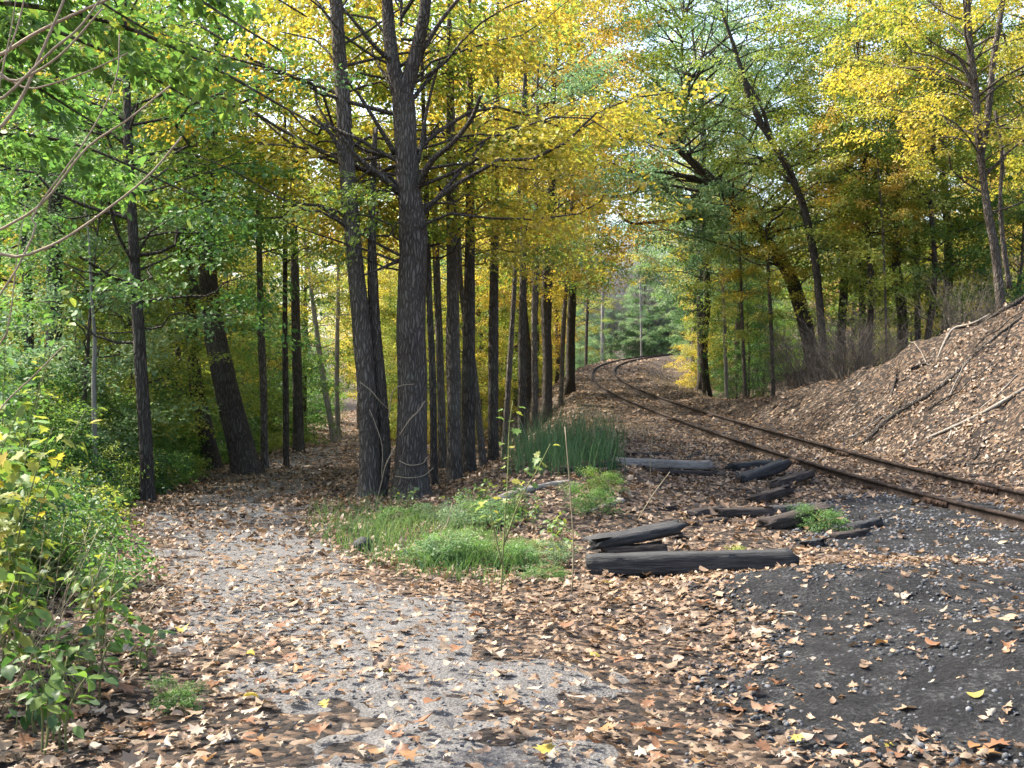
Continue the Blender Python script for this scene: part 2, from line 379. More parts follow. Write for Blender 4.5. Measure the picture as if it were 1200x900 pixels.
# ------------------------------------------------------------------ the ground
def axis(a, b, fine0, fine1, step, grow):
    xs = list(np.arange(fine0, fine1 + 1e-6, step))
    s = step; x = fine1
    while x < b: s *= grow; x += s; xs.append(min(x, b))
    s = step; x = fine0
    while x > a: s *= grow; x -= s; xs.insert(0, max(x, a))
    return np.array(xs)
gx = axis(-260, 260, -8, 13, 0.16, 1.10)
gy = [-40, -25, -15, -8, -4, -1, 1, 2.0]
y = 3.0
while y < 420: gy.append(y); y += max(0.10, 0.011 * y)
gy = np.array(gy)
X, Y = np.meshgrid(gx, gy)
Z = hgt(X, Y)
nx, ny = len(gx), len(gy)
i = np.arange(ny - 1)[:, None] * nx; j = np.arange(nx - 1)[None, :]
Q = np.stack([i + j, i + j + 1, i + nx + j + 1, i + nx + j], -1).reshape(-1, 4)
add('ground', mesh_arr('ground', np.stack([X, Y, Z], -1).reshape(-1, 3), Q, True), M['ground'], kind='structure')

def grid_sheet(name, X, Y, Z, mat):
    n0, n1 = X.shape
    i = np.arange(n0 - 1)[:, None] * n1; j = np.arange(n1 - 1)[None, :]
    q = np.stack([i + j, i + j + 1, i + n1 + j + 1, i + n1 + j], -1).reshape(-1, 4)
    return add(name, mesh_arr(name, np.stack([X, Y, Z], -1).reshape(-1, 3), q, True), mat, kind='structure')
# gravel path; its rim dips under the soil so the edge is ragged
py_ = np.concatenate([np.arange(-4, 30, 0.12), np.arange(30, 90, 0.5)])
s_ = np.linspace(-1.25, 1.25, 45)
YY, SS = np.meshgrid(py_, s_, indexing='ij')
XX = path_x(YY) + SS * path_w(YY)
ZZ = hgt(XX, YY) + 0.016 - 0.040 * np.abs(SS) ** 2 + 0.085 * fbm(XX * 1.3, YY * 1.3, 4) + 0.03 * fbm(XX * 6, YY * 6, 2)
grid_sheet('path', XX, YY, ZZ, M['gravel'])
# black cinder spread over the mounds and beside the near rail
def cinder_mask(x, y):
    e = lambda cx, cy, rx, ry: 1 - np.sqrt(((x - cx) / rx) ** 2 + ((y - cy) / ry) ** 2)
    m = np.maximum.reduce([e(3.6, 6.4, 2.3, 1.9), e(2.8, 8.6, 1.5, 1.1), e(4.9, 12.3, 1.6, 1.9), e(4.6, 5.6, 2.3, 1.3), e(5.5, 14.6, 1.2, 1.6), e(4.2, 9.5, 1.6, 1.3), e(2.7, 6.3, 1.7, 1.3), e(2.9, 5.7, 1.7, .9)])
    return m + 0.9 * fbm(np.asarray(x) * 0.9 + 3, np.asarray(y) * 0.9, 4)
cx_ = np.arange(0.6, 8.0, 0.045); cyy = np.concatenate([np.arange(2.4, 9.5, 0.04), np.arange(9.5, 17.5, 0.09)])
XX, YY = np.meshgrid(cx_, cyy)
ZZ = hgt(XX, YY) + np.clip(0.10 * cinder_mask(XX, YY), -0.06, 0.022) + 0.06 * fbm(XX * 2.5, YY * 2.5, 6) + 0.022 * fbm(XX * 14, YY * 14, 2)
edge = np.minimum.reduce([XX - cx_[0], cx_[-1] - XX, YY - cyy[0], cyy[-1] - YY])
ZZ = np.where(edge < 0.2, ZZ - 0.12, ZZ)
grid_sheet('cinder_ground', XX, YY, ZZ, M['cinder'])

# ------------------------------------------------------------------ railway track
ty = np.concatenate([np.arange(4, 70, 0.7), np.arange(70, 215, 1.5)])
def rail_line(off):
    xt = track_x(ty)
    dx = np.gradient(xt, ty); n = np.sqrt(1 + dx * dx)
    x = xt + off / n; y = ty - off * dx / n
    z = track_z(ty) + 0.0 + 0.012 * fbm(ty * 0.4 + off, ty * 0, 2)
    return np.stack([x, y, z], -1), np.stack([1 / n, -dx / n, 0 * n], -1)
prof = np.array([(-.068, 0), (.068, 0), (.068, .012), (.012, .03), (.010, .115), (.036, .125), (.036, .152), (.028, .160), (-.028, .160), (-.036, .152), (-.036, .125), (-.010, .115), (-.012, .03), (-.068, .012)])
trk = thing('railway_track', (float(track_x(16)), 16, H(track_x(16), 16)), 'rusty single railway track curving away uphill through fallen leaves', 'railway track')
for off in (-0.75, 0.75):
    c, nrm = rail_line(off)
    c = c - np.array(trk.location)
    V = c[:, None, :] + prof[None, :, 0:1] * nrm[:, None, :] + np.array([0, 0, 1.0]) * prof[None, :, 1:2]
    n, k = len(c), len(prof)
    i = np.arange(n - 1)[:, None] * k; j = np.arange(k)[None, :]; j2 = (j + 1) % k
    Q = np.stack([i + j, i + j2, i + k + j2, i + k + j], -1).reshape(-1, 4)
    rail = add('rail', mesh_arr('rail', V.reshape(-1, 3), [Q, np.array([list(range(k))[::-1], [(n - 1) * k + q for q in range(k)]])]), M['rail'], trk)
    for jy in (15.9, 21.8, 33.0):                     # joint bars bolted to the web on the side that shows
        ii = int(np.argmin(np.abs(ty - jy - off))); t_ = c[ii + 1] - c[ii - 1]; t_ = t_ / np.linalg.norm(t_); sd_ = -nrm[ii]; up = np.array([0, 0, 1.0])
        def jb(l0, l1, s0, s1, z0, z1):
            vv = np.array([c[ii] + t_ * l + sd_ * q_ + up * z_ for l in (l0, l1) for q_ in (s0, s1) for z_ in (z0, z1)])
            return vv, [np.array([(0, 1, 3, 2), (4, 6, 7, 5), (0, 4, 5, 1), (2, 3, 7, 6), (0, 2, 6, 4), (1, 5, 7, 3)])]
        bar = add('joint_bar', mesh_arr('joint_bar', *joinvf([jb(-.33, .33, .008, .034, .032, .118)] + [jb(l - .018, l + .018, .03, .052, .06, .095) for l in (-.25, -.09, .09, .25)])), M['rail_rust'], rail)

# ------------------------------------------------------------------ leaf templates
def fan(outline, curl, seed, fold=0.12, crump=0.035):
    r = np.random.default_rng(seed)
    o = np.array(outline, float)
    V = np.concatenate([[[0.42, 0.0]], o])
    z = fold * np.abs(V[:, 1]) + curl * (V[:, 0] - 0.45) ** 2 + r.normal(0, crump, len(V))
    V = V + np.r_[[[0, 0]], r.normal(0, crump * .5, (len(V) - 1, 2))]
    z[0] -= 0.02
    n = len(o); k = np.arange(n)
    return np.c_[V, z], np.stack([np.zeros(n, int), k + 1, (k + 1) % n + 1], -1)
MAPLE = [(0, 0), (.16, -.10), (.05, -.34), (.26, -.30), (.34, -.52), (.48, -.28), (.70, -.36), (.66, -.14), (1, 0), (.66, .14), (.70, .36), (.48, .28), (.34, .52), (.26, .30), (.05, .34), (.16, .10)]
MAPLE_S = [(0, 0), (.08, -.34), (.40, -.26), (.62, -.36), (1, 0), (.62, .36), (.40, .26), (.08, .34)]
OVAL = [(0, 0), (.12, -.15), (.32, -.27), (.58, -.28), (.82, -.16), (1, 0), (.82, .17), (.58, .28), (.32, .26), (.12, .14)]
OAK = [(0, 0), (.10, -.10), (.22, -.22), (.30, -.10), (.42, -.30), (.54, -.14), (.66, -.30), (.78, -.10), (1, 0), (.78, .12), (.66, .28), (.54, .12), (.42, .32), (.30, .10), (.22, .20), (.10, .08)]
def diamond(fold=0.14, w=0.40):
    V = np.array([[0, 0, 0], [.45, -w, fold], [1, 0, -0.05], [.45, w, fold]])
    return V, np.array([[0, 1, 2], [0, 2, 3]])
LEAF_FAR = diamond()
LEAF_MID = (np.array([[0, 0, 0], [.12, -.36, .07], [.42, -.24, .06], [.66, -.36, .12], [1, 0, -.06], [.66, .36, .10], [.42, .24, .06], [.12, .36, .09]]), np.array([[0, 1, 2], [0, 2, 4], [2, 3, 4], [0, 4, 6], [4, 5, 6], [0, 6, 7]]))
LEAF_OVAL = (np.array([[0, 0, 0], [.3, -.27, .06], [.7, -.20, .04], [1, 0, -.08], [.7, .20, .05], [.3, .27, .07]]), np.array([[0, 1, 2], [0, 2, 3], [0, 3, 4], [0, 4, 5]]))

def rotm(yaw, pitch, roll):
    cy_, sy = np.cos(yaw), np.sin(yaw); cp, sp = np.cos(pitch), np.sin(pitch); cr, sr = np.cos(roll), np.sin(roll)
    Rz = np.zeros(yaw.shape + (3, 3)); Ry = Rz.copy(); Rx = Rz.copy()
    Rz[..., 0, 0] = cy_; Rz[..., 0, 1] = -sy; Rz[..., 1, 0] = sy; Rz[..., 1, 1] = cy_; Rz[..., 2, 2] = 1
    Ry[..., 0, 0] = cp; Ry[..., 0, 2] = sp; Ry[..., 2, 0] = -sp; Ry[..., 2, 2] = cp; Ry[..., 1, 1] = 1
    Rx[..., 1, 1] = cr; Rx[..., 1, 2] = -sr; Rx[..., 2, 1] = sr; Rx[..., 2, 2] = cr; Rx[..., 0, 0] = 1
    return Rz @ Ry @ Rx
def place(tmpl, pos, rot, scale):
    """copies of a template: pos (N,3), rot (N,3,3), scale (N,)"""
    V, Fc = tmpl
    W = np.einsum('nij,kj->nki', rot, V) * np.asarray(scale)[:, None, None] + pos[:, None, :]
    n, k = len(pos), len(V)
    f = Fc[None] + (np.arange(n) * k)[:, None, None]
    return W.reshape(-1, 3), f.reshape(-1, Fc.shape[1])

def make_spray(seed, leaf, rel, nt=11, per=6, flat=0.05):
    """a flat fan of twigs, one unit long, carrying leaves of relative size rel"""
    r = np.random.default_rng(seed)
    pos, yaw = [], []
    for q in range(nt):
        t = 0.10 + 0.86 * q / (nt - 1)
        s = 1 if q % 2 else -1
        L = (0.50 - 0.28 * t) * r.uniform(0.7, 1.2)
        a = s * r.uniform(0.6, 1.1) if q < nt - 1 else 0
        for e in range(per):
            f = (e + r.uniform(0.2, 0.9)) / per
            pos.append((t + f * L * np.cos(a), f * L * np.sin(a), r.normal(0, flat) - 0.10 * f * f))
            yaw.append(a + r.normal(0, 0.8))
    pos = np.array(pos); n = len(pos)
    rot = rotm(np.array(yaw), r.normal(0.30, 0.40, n), r.normal(0, 0.45, n))
    V, Fc = place(leaf, pos, rot, rel * r.uniform(0.65, 1.25, n))
    return V, Fc
SPR = {}
def sprays(kind):
    if kind not in SPR:
        leaf, rel, nt, per, flat = {'far': (LEAF_FAR, 0.074, 11, 10, .07), 'near': (LEAF_MID, 0.072, 11, 8, .07), 'oval': (LEAF_OVAL, 0.10, 11, 6, .08), 'pinnate': (LEAF_OVAL, 0.13, 13, 8, .03), 'coarse': (LEAF_FAR, 0.17, 9, 4, .08)}[kind]
        SPR[kind] = [make_spray(100 + q, leaf, rel, nt, per, flat) for q in range(5)]
    return SPR[kind]
def build_sprays(kind, pos, yaw, pitch, roll, scale):
    tm = sprays(kind); parts = []
    idx = np.arange(len(pos)) % len(tm)
    for q in range(len(tm)):
        m = idx == q
        if not m.any(): continue
        parts.append(place(tm[q], pos[m], rotm(yaw[m], pitch[m], roll[m]), scale[m]))
    return joinvf([(V, [f]) for V, f in parts])

def make_crown(seed, h0, h1, rad, nb, kind='far', spl=1.2, trunk_h=None, per=6, axisf=None, low=0.65, aztwist=None, azr=None):
    """branches and leaf sprays round a vertical axis; returns ((V,F) leaves, (V,F) branches)"""
    r = np.random.default_rng(seed)
    br, sp = [], []
    for b in range(nb):
        f = (b + r.uniform(0, 1)) / nb
        zt = h0 + (h1 - h0) * f
        prof_ = (low + (1 - low) * min(1, f / 0.35)) * math.sqrt(max(0.03, 1 - max(0, (f - 0.35) / 0.65) ** 1.7))
        L = rad * prof_ * r.uniform(0.55, 1.1)
        az = b * 2.39996 + r.normal(0, 0.35)
        if azr: az = azr[0] + (azr[1] - azr[0]) * ((b * 0.618034 + r.uniform(0, .15)) % 1)
        rise = L * (r.uniform(0.05, 0.45) + 0.35 * f)
        c = np.array([0, 0, 0.0]) if axisf is None else np.asarray(axisf(zt - rise))
        p0 = np.array([c[0], c[1], zt - rise]); d = np.array([math.cos(az), math.sin(az), 0])
        pts = [p0]
        for q in range(1, 5):
            t = q / 4
            pts.append(p0 + d * L * t + np.array([0, 0, rise * t ** 0.7]) + r.normal(0, 0.075 * L, 3) * [1, 1, .8])
        pts = smooth_poly(pts, 8)
        r0 = 0.0075 * L + 0.007
        br.append(tube(pts, np.linspace(r0, r0 * 0.25, 8), 4, cap=False))
        n = max(2, int(per * L / rad + 1))
        for q in range(n):
            t = 0.30 + 0.70 * (q + r.uniform(0, 1)) / n
            k = t * 7; i = min(6, int(k)); p = pts[i] * (1 - (k - i)) + pts[i + 1] * (k - i)
            sp.append((*p, az + r.normal(0, 0.65), r.normal(0.08, 0.20), r.normal(0, 0.28), spl * r.uniform(0.65, 1.25)))
    sp = np.array(sp)
    leaves = build_sprays(kind, sp[:, :3], sp[:, 3], sp[:, 4], sp[:, 5], sp[:, 6])
    return leaves, joinvf(br)

# ------------------------------------------------------------------ generic trees (mesh data shared between alike trees)
TYPES = {}
def tree_type(name, seed, H_, r0, h0, rad, nb, kind, spl, lean=0.04, per=6, sides=8):
    r = np.random.default_rng(seed)
    a = r.uniform(0, 6.28); pts = []
    for q in range(9):
        t = q / 8
        pts.append([math.cos(a) * lean * H_ * t ** 1.5 + r.normal(0, 0.012 * H_) * (t > 0) * 0.5, math.sin(a) * lean * H_ * t ** 1.5 + r.normal(0, 0.012 * H_) * (t > 0) * 0.5, -0.3 + (H_ + 0.3) * t])
    pts = smooth_poly(pts, 22)
    t = np.linspace(0, 1, 22)
    rad_ = r0 * (1 - 0.85 * t) + r0 * 0.45 * np.exp(-(t * H_) / 0.35)
    tv = tube(pts, rad_, sides, 0.12, seed=seed)
    ax = lambda z: (np.interp(z, pts[:, 2], pts[:, 0]), np.interp(z, pts[:, 2], pts[:, 1]))
    lv, bv = make_crown(seed + 50, h0, H_ + 0.6, rad, nb, kind, spl, axisf=ax, per=per)
    V, Fs = joinvf([tv, bv])
    TYPES[name] = (mesh_arr('trunk', V, Fs, True), mesh_arr('crown', lv[0], lv[1]))
for q in range(3): tree_type('tall%d' % q, 10 + q, 18 + q, 0.20, 5.0, 3.9, 58, 'far', 1.35, per=6)
for q in range(2): tree_type('mid%d' % q, 20 + q, 12 + q, 0.13, 2.6, 3.0, 60, 'far', 1.2, per=6)
for q in range(3): tree_type('low%d' % q, 30 + q, 6.5 + q * 0.7, 0.06, 0.9, 2.1, 42, 'far', 1.05, lean=0.08, per=5, sides=6)
for q in range(2): tree_type('slim%d' % q, 40 + q, 15, 0.10, 5.5, 2.2, 40, 'far', 1.1, lean=0.05, per=5, sides=6)
for q in range(2): tree_type('bush%d' % q, 45 + q, 2.6, 0.03, 0.15, 1.3, 34, 'far', 0.85, lean=0.1, per=5, sides=5)
def put_tree(kind, xy, mat, bark, label, group, name='maple_tree', sc=1.0, rz=None, cat='tree', zs=1.0):
    x, y = xy
    rz = random.uniform(0, 6.28) if rz is None else rz
    t = thing(name, (x, y, H(x, y)), label, cat, group, rz, (sc, sc, sc * zs))
    tm, cm = TYPES[kind]
    add('trunk', tm, M[bark], t)
    c = add('crown', cm, M[mat], t)
    c['kind'] = 'stuff'
    return t

def clear_of_track(x, y, m=3.2):
    xt = float(track_x(y)); u = 600 + x / y * F
    if 44 < y < 168 and 680 < u < 808: return False
    return abs(x - xt) > m and abs(x - float(path_x(y))) > float(path_w(y)) + 0.6

def scatter(n, u0, u1, d0, d1, kinds, mats, barks, label, group, name, seed, sc=(0.85, 1.2), mind=2.2, ok=None):
    r = np.random.default_rng(seed); got = []; tries = 0
    while len(got) < n and tries < n * 60:
        tries += 1
        d = math.sqrt(r.uniform(d0 ** 2, d1 ** 2)); u = r.uniform(u0, u1)
        x = (u - 600) / F * d
        if not clear_of_track(x, d): continue
        if ok and not ok(x, d): continue
        if any((x - a) ** 2 + (d - b) ** 2 < mind ** 2 for a, b in PLACED): continue
        PLACED.append((x, d)); got.append((x, d))
        m = mats[int(r.integers(len(mats)))]
        nm = {'yellow': 'yellow', 'yellowgreen': 'yellow-green', 'green': 'green', 'palegreen': 'pale green', 'orange': 'orange', 'darkgreen': 'dark green'}[m]
        put_tree(kinds[int(r.integers(len(kinds)))], (x, d), m, barks[int(r.integers(len(barks)))], label % nm, group % nm, name, r.uniform(*sc), float(r.uniform(0, 6.28)))
PLACED = []

# ------------------------------------------------------------------ traced trees
def traced(name, trace, mat, label, base=None, group=None, crown=None, crown_mat=None, limbs=(), depth=None, sides=12, flare=0.35, vines=(), rough=0.14, seed=1, low_ext=0.35, topz=None):
    """trace: [(u, v, width_px)] from the foot upward; the foot touches the ground"""
    u0, v0, w0 = trace[0]
    if depth is None: g = G(u0, v0)
    else:
        x = (u0 - 600) / F * depth; g = np.array([x, depth, H(x, depth)])
    d = g[1]
    t = thing(name, g, label, 'tree', group)
    pts = [(P(u, v, d) - g) for u, v, w in trace]
    pts[0] = np.array([0, 0, 0.0])
    wid = [w * .92 / F * d / 2 for u, v, w in trace]
    if topz:                       # carry the stem on above the frame
        k = pts[-1] - pts[-2]; k = k / max(0.2, k[2]); k = np.clip(k, -0.25, 0.25); k[2] = 1
        hh = topz - pts[-1][2]
        for f in (0.4, 0.8, 1.0):
            pts.append(pts[-1 if f == 0.4 else -1] + k * hh * 0.33); wid.append(wid[len(trace) - 1] * (1 - 0.75 * f))
    n = max(14, int(len(pts) * 6))
    pp = smooth_poly([np.array([0, 0, -low_ext])] + pts, n)
    tt = np.linspace(0, len(pts), n)
    ww = np.interp(tt, np.arange(len(pts) + 1), [wid[0]] + wid)
    hgt_ = pp[:, 2]
    ww = ww * (1 + flare * np.exp(-np.clip(hgt_, 0, 9) / 0.28))
    trunk_parts = [tube(pp, ww, sides, rough, seed=seed)]
    for lb in limbs:
        ps = [P(u, v, d + dd) - g for u, v, w, dd in lb]
        wd = [w / F * d / 2 for u, v, w, dd in lb]
        m = max(8, len(ps) * 4)
        lp = smooth_poly(ps, m); lw = np.interp(np.linspace(0, len(ps) - 1, m), np.arange(len(ps)), wd)
        V, Fs = tube(lp, lw, 7, 0.08, seed=seed + 5)
        add('limb', mesh_arr('limb', V, Fs, True), M[mat], t)
    for vn in vines:
        ps = [P(u, v, d - dd) - g for u, v, w, dd in vn]
        m = max(10, len(ps) * 5)
        V, Fs = tube(smooth_poly(ps, m), np.interp(np.linspace(0, 1, m), np.linspace(0, 1, len(ps)), [w * .7 / F * d / 2 for _, _, w, _ in vn]), 5)
        add('vine', mesh_arr('vine', V, Fs, True), M['stem'], t)
    if crown:
        for cr in (crown if isinstance(crown, list) else [crown]):
            ax = lambda z: (np.interp(z, pp[:, 2], pp[:, 0]), np.interp(z, pp[:, 2], pp[:, 1]))
            lv, bv = make_crown(axisf=ax, **{k: v for k, v in cr.items() if k != 'mat'})
            c = add('crown', mesh_arr('crown', lv[0], lv[1]), M[cr.get('mat', crown_mat)], t)
            c['kind'] = 'stuff'
            trunk_parts.append(bv)
    add('trunk', mesh_arr('trunk', *joinvf(trunk_parts), True), M[mat], t)
    PLACED.append((g[0], g[1]))
    return t, g

# the big maple in the middle
traced('maple_tree', [(482, 583, 44), (482, 540, 40), (484, 460, 38), (482, 380, 36), (484, 300, 37), (484, 270, 38), (480, 230, 30), (476, 180, 28), (474, 130, 29), (470, 95, 27)], 'bark_mid',
    'thick dark-barked maple with forked trunk and pale vines beside the path', crown=[dict(seed=61, h0=5.0, h1=11, rad=4.8, nb=40, kind='near', spl=1.25, per=7, mat='yellow', azr=(-.35, 3.5)), dict(seed=62, h0=4.4, h1=5.4, rad=2.4, nb=5, kind='near', spl=.9, per=4, mat='yellowgreen', azr=(2.6, 4.6))], topz=None, sides=20,
    limbs=[[(468, 110, 20, 0), (460, 70, 17, 0), (455, 20, 15, .2), (452, -40, 12, .3), (446, -160, 8, .6)],
           [(474, 110, 20, 0), (488, 60, 16, 0), (498, 10, 14, -.2), (503, -60, 11, -.3), (510, -180, 7, -.4)],
           [(488, 222, 9, 0), (505, 190, 7, -.4), (530, 168, 6, -.8), (552, 140, 5, -1.2), (563, 112, 4, -1.5)],
           [(468, 225, 9, 0), (448, 208, 7, -.3), (420, 185, 5, -.6), (400, 160, 4, -.8)],
           [(463, 180, 7, 0), (445, 150, 5, -.3), (420, 110, 4, -.5), (405, 95, 3, -.7)],
           [(463, 75, 7, 0), (440, 55, 5, -.3), (415, 25, 4, -.5), (398, 5, 3, -.6)],
           [(494, 60, 7, 0), (520, 20, 5, .3), (545, -10, 4, .6)],
           [(468, 305, 5, 0), (445, 315, 3, -.4), (420, 325, 2, -.7)],
           [(490, 190, 5, 0), (500, 130, 4, .5), (515, 70, 3, .8)]],
    vines=[[(462, 525, 2.2, .25), (452, 545, 2, .3), (447, 565, 2, .3), (441, 590, 2, .3)], [(468, 510, 2, .4), (480, 492, 2, .45), (490, 482, 1.8, .4), (498, 470, 1.6, .3)],
           [(455, 490, 1.8, .2), (460, 460, 1.6, .3), (470, 452, 1.4, .35), (485, 450, 1.2, .35)], [(468, 540, 1.6, .35), (480, 545, 1.5, .42), (495, 543, 1.5, .3), (500, 536, 1.5, .2)],
           [(463, 558, 1.6, .3), (480, 560, 1.5, .42), (497, 557, 1.5, .25), (508, 548, 1.4, .1)]], seed=3)
# its pale twin-stemmed neighbour
traced('maple_tree', [(432, 582, 27), (433, 530, 25), (430, 470, 25), (425, 400, 24), (418, 330, 22), (412, 260, 21), (406, 190, 20), (402, 120, 19), (396, 40, 17), (392, -30, 15)], 'bark',
    'pale grey twin-stemmed maple at the path edge left of the thick dark maple', crown=[dict(seed=71, h0=4.8, h1=11, rad=4.0, nb=30, kind='near', spl=1.2, per=6, mat='yellowgreen', azr=(.3, 3.7))], sides=16, topz=10.5,
    limbs=[[(446, 588, 17, .2), (450, 530, 17, .2), (446, 460, 16, .2), (440, 390, 15, .2), (437, 330, 13, .2), (436, 250, 9, .3), (440, 150, 6, .4)],
           [(408, 200, 7, 0), (390, 160, 5, -.3), (365, 135, 4, -.5)], [(412, 275, 6, 0), (395, 255, 5, .3), (372, 240, 4, .5)]],
    vines=[[(422, 448, 1.5, .25), (435, 458, 1.5, .3), (445, 470, 1.5, .3), (456, 480, 1.4, .2)], [(433, 480, 1.5, .25), (441, 500, 1.5, .25), (448, 525, 1.5, .25), (447, 560, 1.5, .25)]], seed=5)
# row along the embankment
row = [
 ([(509, 545, 10), (507, 450, 9), (503, 350, 8), (500, 250, 7), (497, 150, 6)], 'bark_dark', 'thin dark stem just right of the thick dark maple', 12, 'yellow'),
 ([(532, 548, 18), (532, 460, 17), (531, 380, 16), (530, 300, 15), (529, 210, 13), (528, 130, 11), (527, 60, 9)], 'bark', 'grey straight trunk first in the embankment row right of the thick maple', 15, 'orange'),
 ([(549, 535, 17), (549, 450, 17), (550, 350, 15), (551, 240, 12), (551, 150, 10)], 'bark_dark', 'black trunk standing just behind the grey straight trunk on the embankment', 15, 'yellowgreen'),
 ([(566, 508, 9), (555, 430, 8), (546, 380, 7), (540, 330, 6), (537, 250, 5)], 'bark', 'slanting thin grey stem leaning left in the embankment row', 9, 'yellow'),
 ([(578, 498, 14), (578, 430, 13), (579, 340, 12), (580, 250, 11), (581, 180, 9), (582, 110, 8)], 'bark_dark', 'slim dark trunk with high fork in the middle of the embankment row', 15, 'yellow'),
 ([(590, 495, 7), (597, 430, 7), (602, 350, 6), (607, 260, 5), (610, 190, 5)], 'bark', 'thin trunk leaning right beside the slim dark forked trunk', 13, 'yellow'),
 ([(612, 476, 11), (612, 400, 10), (613, 330, 9), (614, 250, 8)], 'bark_dark', 'dark trunk at the foot of the leafy shoulder mid row', 15, 'yellowgreen'),
 ([(627, 468, 8), (626, 400, 8), (627, 320, 7), (628, 240, 6)], 'bark', 'narrow grey trunk right of mid row on the embankment', 14, 'yellow'),
 ([(642, 462, 9), (642, 400, 8), (644, 330, 8), (646, 260, 7)], 'bark_dark', 'dark trunk where the embankment shoulder starts to narrow', 16, 'yellow'),
 ([(657, 452, 6), (660, 390, 6), (664, 330, 5), (668, 270, 5)], 'bark', 'thin trunk leaning slightly right near the end of the row', 14, 'orange'),
 ([(672, 447, 5), (672, 380, 5), (676, 320, 4.5), (680, 250, 4)], 'bark_dark', 'dark trunk near the far end of the embankment row', 17, 'yellow'),
 ([(686, 430, 4), (688, 370, 4), (692, 310, 3.5)], 'bark_dark', 'slim dark trunk last but one before the rails bend', 17, 'yellowgreen'),
 ([(705, 423, 4.5), (706, 370, 4), (707, 310, 3.5)], 'bark_pale', 'pale trunk standing right at the bend of the rails', 16, None),
 ([(519, 520, 11), (516, 430, 10), (512, 330, 9), (509, 240, 8)], 'bark', 'grey trunk seen between the thick maple and the embankment row', 14, 'yellowgreen'),
]
ROWM = ['yellow', 'orange', 'yellowgreen', 'yellow', 'yellowgreen', 'palegreen', 'yellow', 'yellowgreen', 'green', 'orange', 'yellowgreen', 'yellowgreen', None, 'yellowgreen']
ROWD = [21, 21.5, 23, 25.5, 27, 29, 33, 36.5, 41, 46, 98, 118, 135, 26]
for q, (tr_, bk, lb, top, cm) in enumerate(row):
    d = ROWD[q]
    cm = ROWM[q]; cr = None; top = min(top, 3.2 + 0.36 * d)
    if cm: cr = [dict(seed=200 + q, h0=4.2 + 0.02 * d, h1=top, rad=2.6 + 0.012 * d, nb=14, kind='far', spl=1.1, per=6, mat=cm, azr=(-.6, 3.75))]
    traced('maple_tree', tr_, bk, lb, group='trees in the embankment row', crown=cr, depth=d, topz=top * 0.92, sides=10, seed=q + 11)

# left of the path
traced('dark_trunk_tree', [(290, 556, 36), (276, 500, 33), (262, 440, 30), (250, 380, 27), (243, 310, 22), (243, 240, 18), (248, 160, 15)], 'bark_dark', 'massive black leaning trunk at the left edge of the shaded path',
    crown=[dict(seed=301, h0=6.0, h1=12.5, rad=4.6, nb=26, kind='far', spl=1.3, per=7, mat='yellowgreen')], topz=12, sides=16, seed=31,
    limbs=[[(248, 370, 14, 0), (225, 330, 10, .3), (200, 240, 7, .6), (165, 240, 5, .8), (60, 248, 4, 1)]])
traced('dark_trunk_tree', [(250, 548, 22), (240, 500, 20), (230, 450, 18), (224, 380, 15), (222, 300, 12)], 'bark_dark', 'leaning dark trunk just behind and left of the massive black trunk',
    crown=[dict(seed=302, h0=6.0, h1=14, rad=3.4, nb=30, kind='far', spl=1.2, per=6, mat='green')], topz=13, depth=27, seed=32)
traced('forest_tree', [(173, 588, 17), (171, 520, 17), (166, 440, 16), (161, 370, 15), (156, 280, 13), (151, 190, 12), (149, 120, 10)], 'bark_dark', 'straight slim brown trunk standing in the thicket left of the path',
    crown=[dict(seed=303, h0=3.0, h1=9.5, rad=3.4, nb=36, kind='near', spl=1.1, per=6, mat='green')], topz=9.5, seed=33)
for q, (tr_, bk, lb, dep) in enumerate([
    ([(310, 552, 10), (309, 470, 9), (306, 390, 9), (304, 300, 8)], 'bark', 'thin grey trunk right of the massive black trunk', 26),
    ([(335, 548, 8), (335, 470, 8), (334, 400, 7), (334, 300, 6)], 'bark_dark', 'thin dark trunk beside the shaded path', 27),
    ([(350, 525, 14), (349, 470, 13), (347, 400, 12), (345, 300, 10)], 'bark_dark', 'dark trunk where the path bends out of sight', 36),
    ([(392, 517, 8), (385, 480, 8), (378, 440, 7), (370, 380, 6)], 'bark_pale', 'sunlit whitish leaning trunk beyond the path bend', 46),
    ([(397, 512, 7), (395, 470, 6), (395, 420, 6), (396, 360, 5)], 'bark_pale', 'sunlit whitish upright trunk beyond the path bend', 47),
    ([(62, 560, 20), (63, 400, 20), (64, 280, 19), (66, 200, 18), (68, 120, 14)], 'bark_dark', 'dark trunk behind the green thicket at far left', 22),
    ([(35, 560, 13), (34, 400, 12), (30, 280, 12), (25, 180, 10)], 'bark_dark', 'thinner dark trunk at the far left edge', 24),
    ([(150, 560, 12), (149, 300, 11), (148, 180, 10), (148, 100, 9)], 'bark', 'grey trunk rising behind the thicket', 38),
    ([(112, 560, 7), (110, 450, 6), (111, 400, 5), (107, 340, 3.5), (104, 280, 2), (98, 230, 1)], 'bark_pale', 'thin pale stem in the thicket', 18),
    ]):
    cr = None if q in (8,) else [dict(seed=320 + q, h0=5.5, h1=min(15, 3.2 + .36 * dep), rad=3.2, nb=18, kind='far', spl=1.25, per=6, mat=['yellowgreen', 'yellow', 'yellowgreen', 'yellow', 'yellow', 'green', 'green', 'yellow', 'green'][q])]
    traced('forest_tree', tr_, bk, lb, depth=dep, group='trees left of the path', crown=cr, topz=None if q == 8 else min(14, 3 + .36 * dep), sides=9, seed=40 + q)

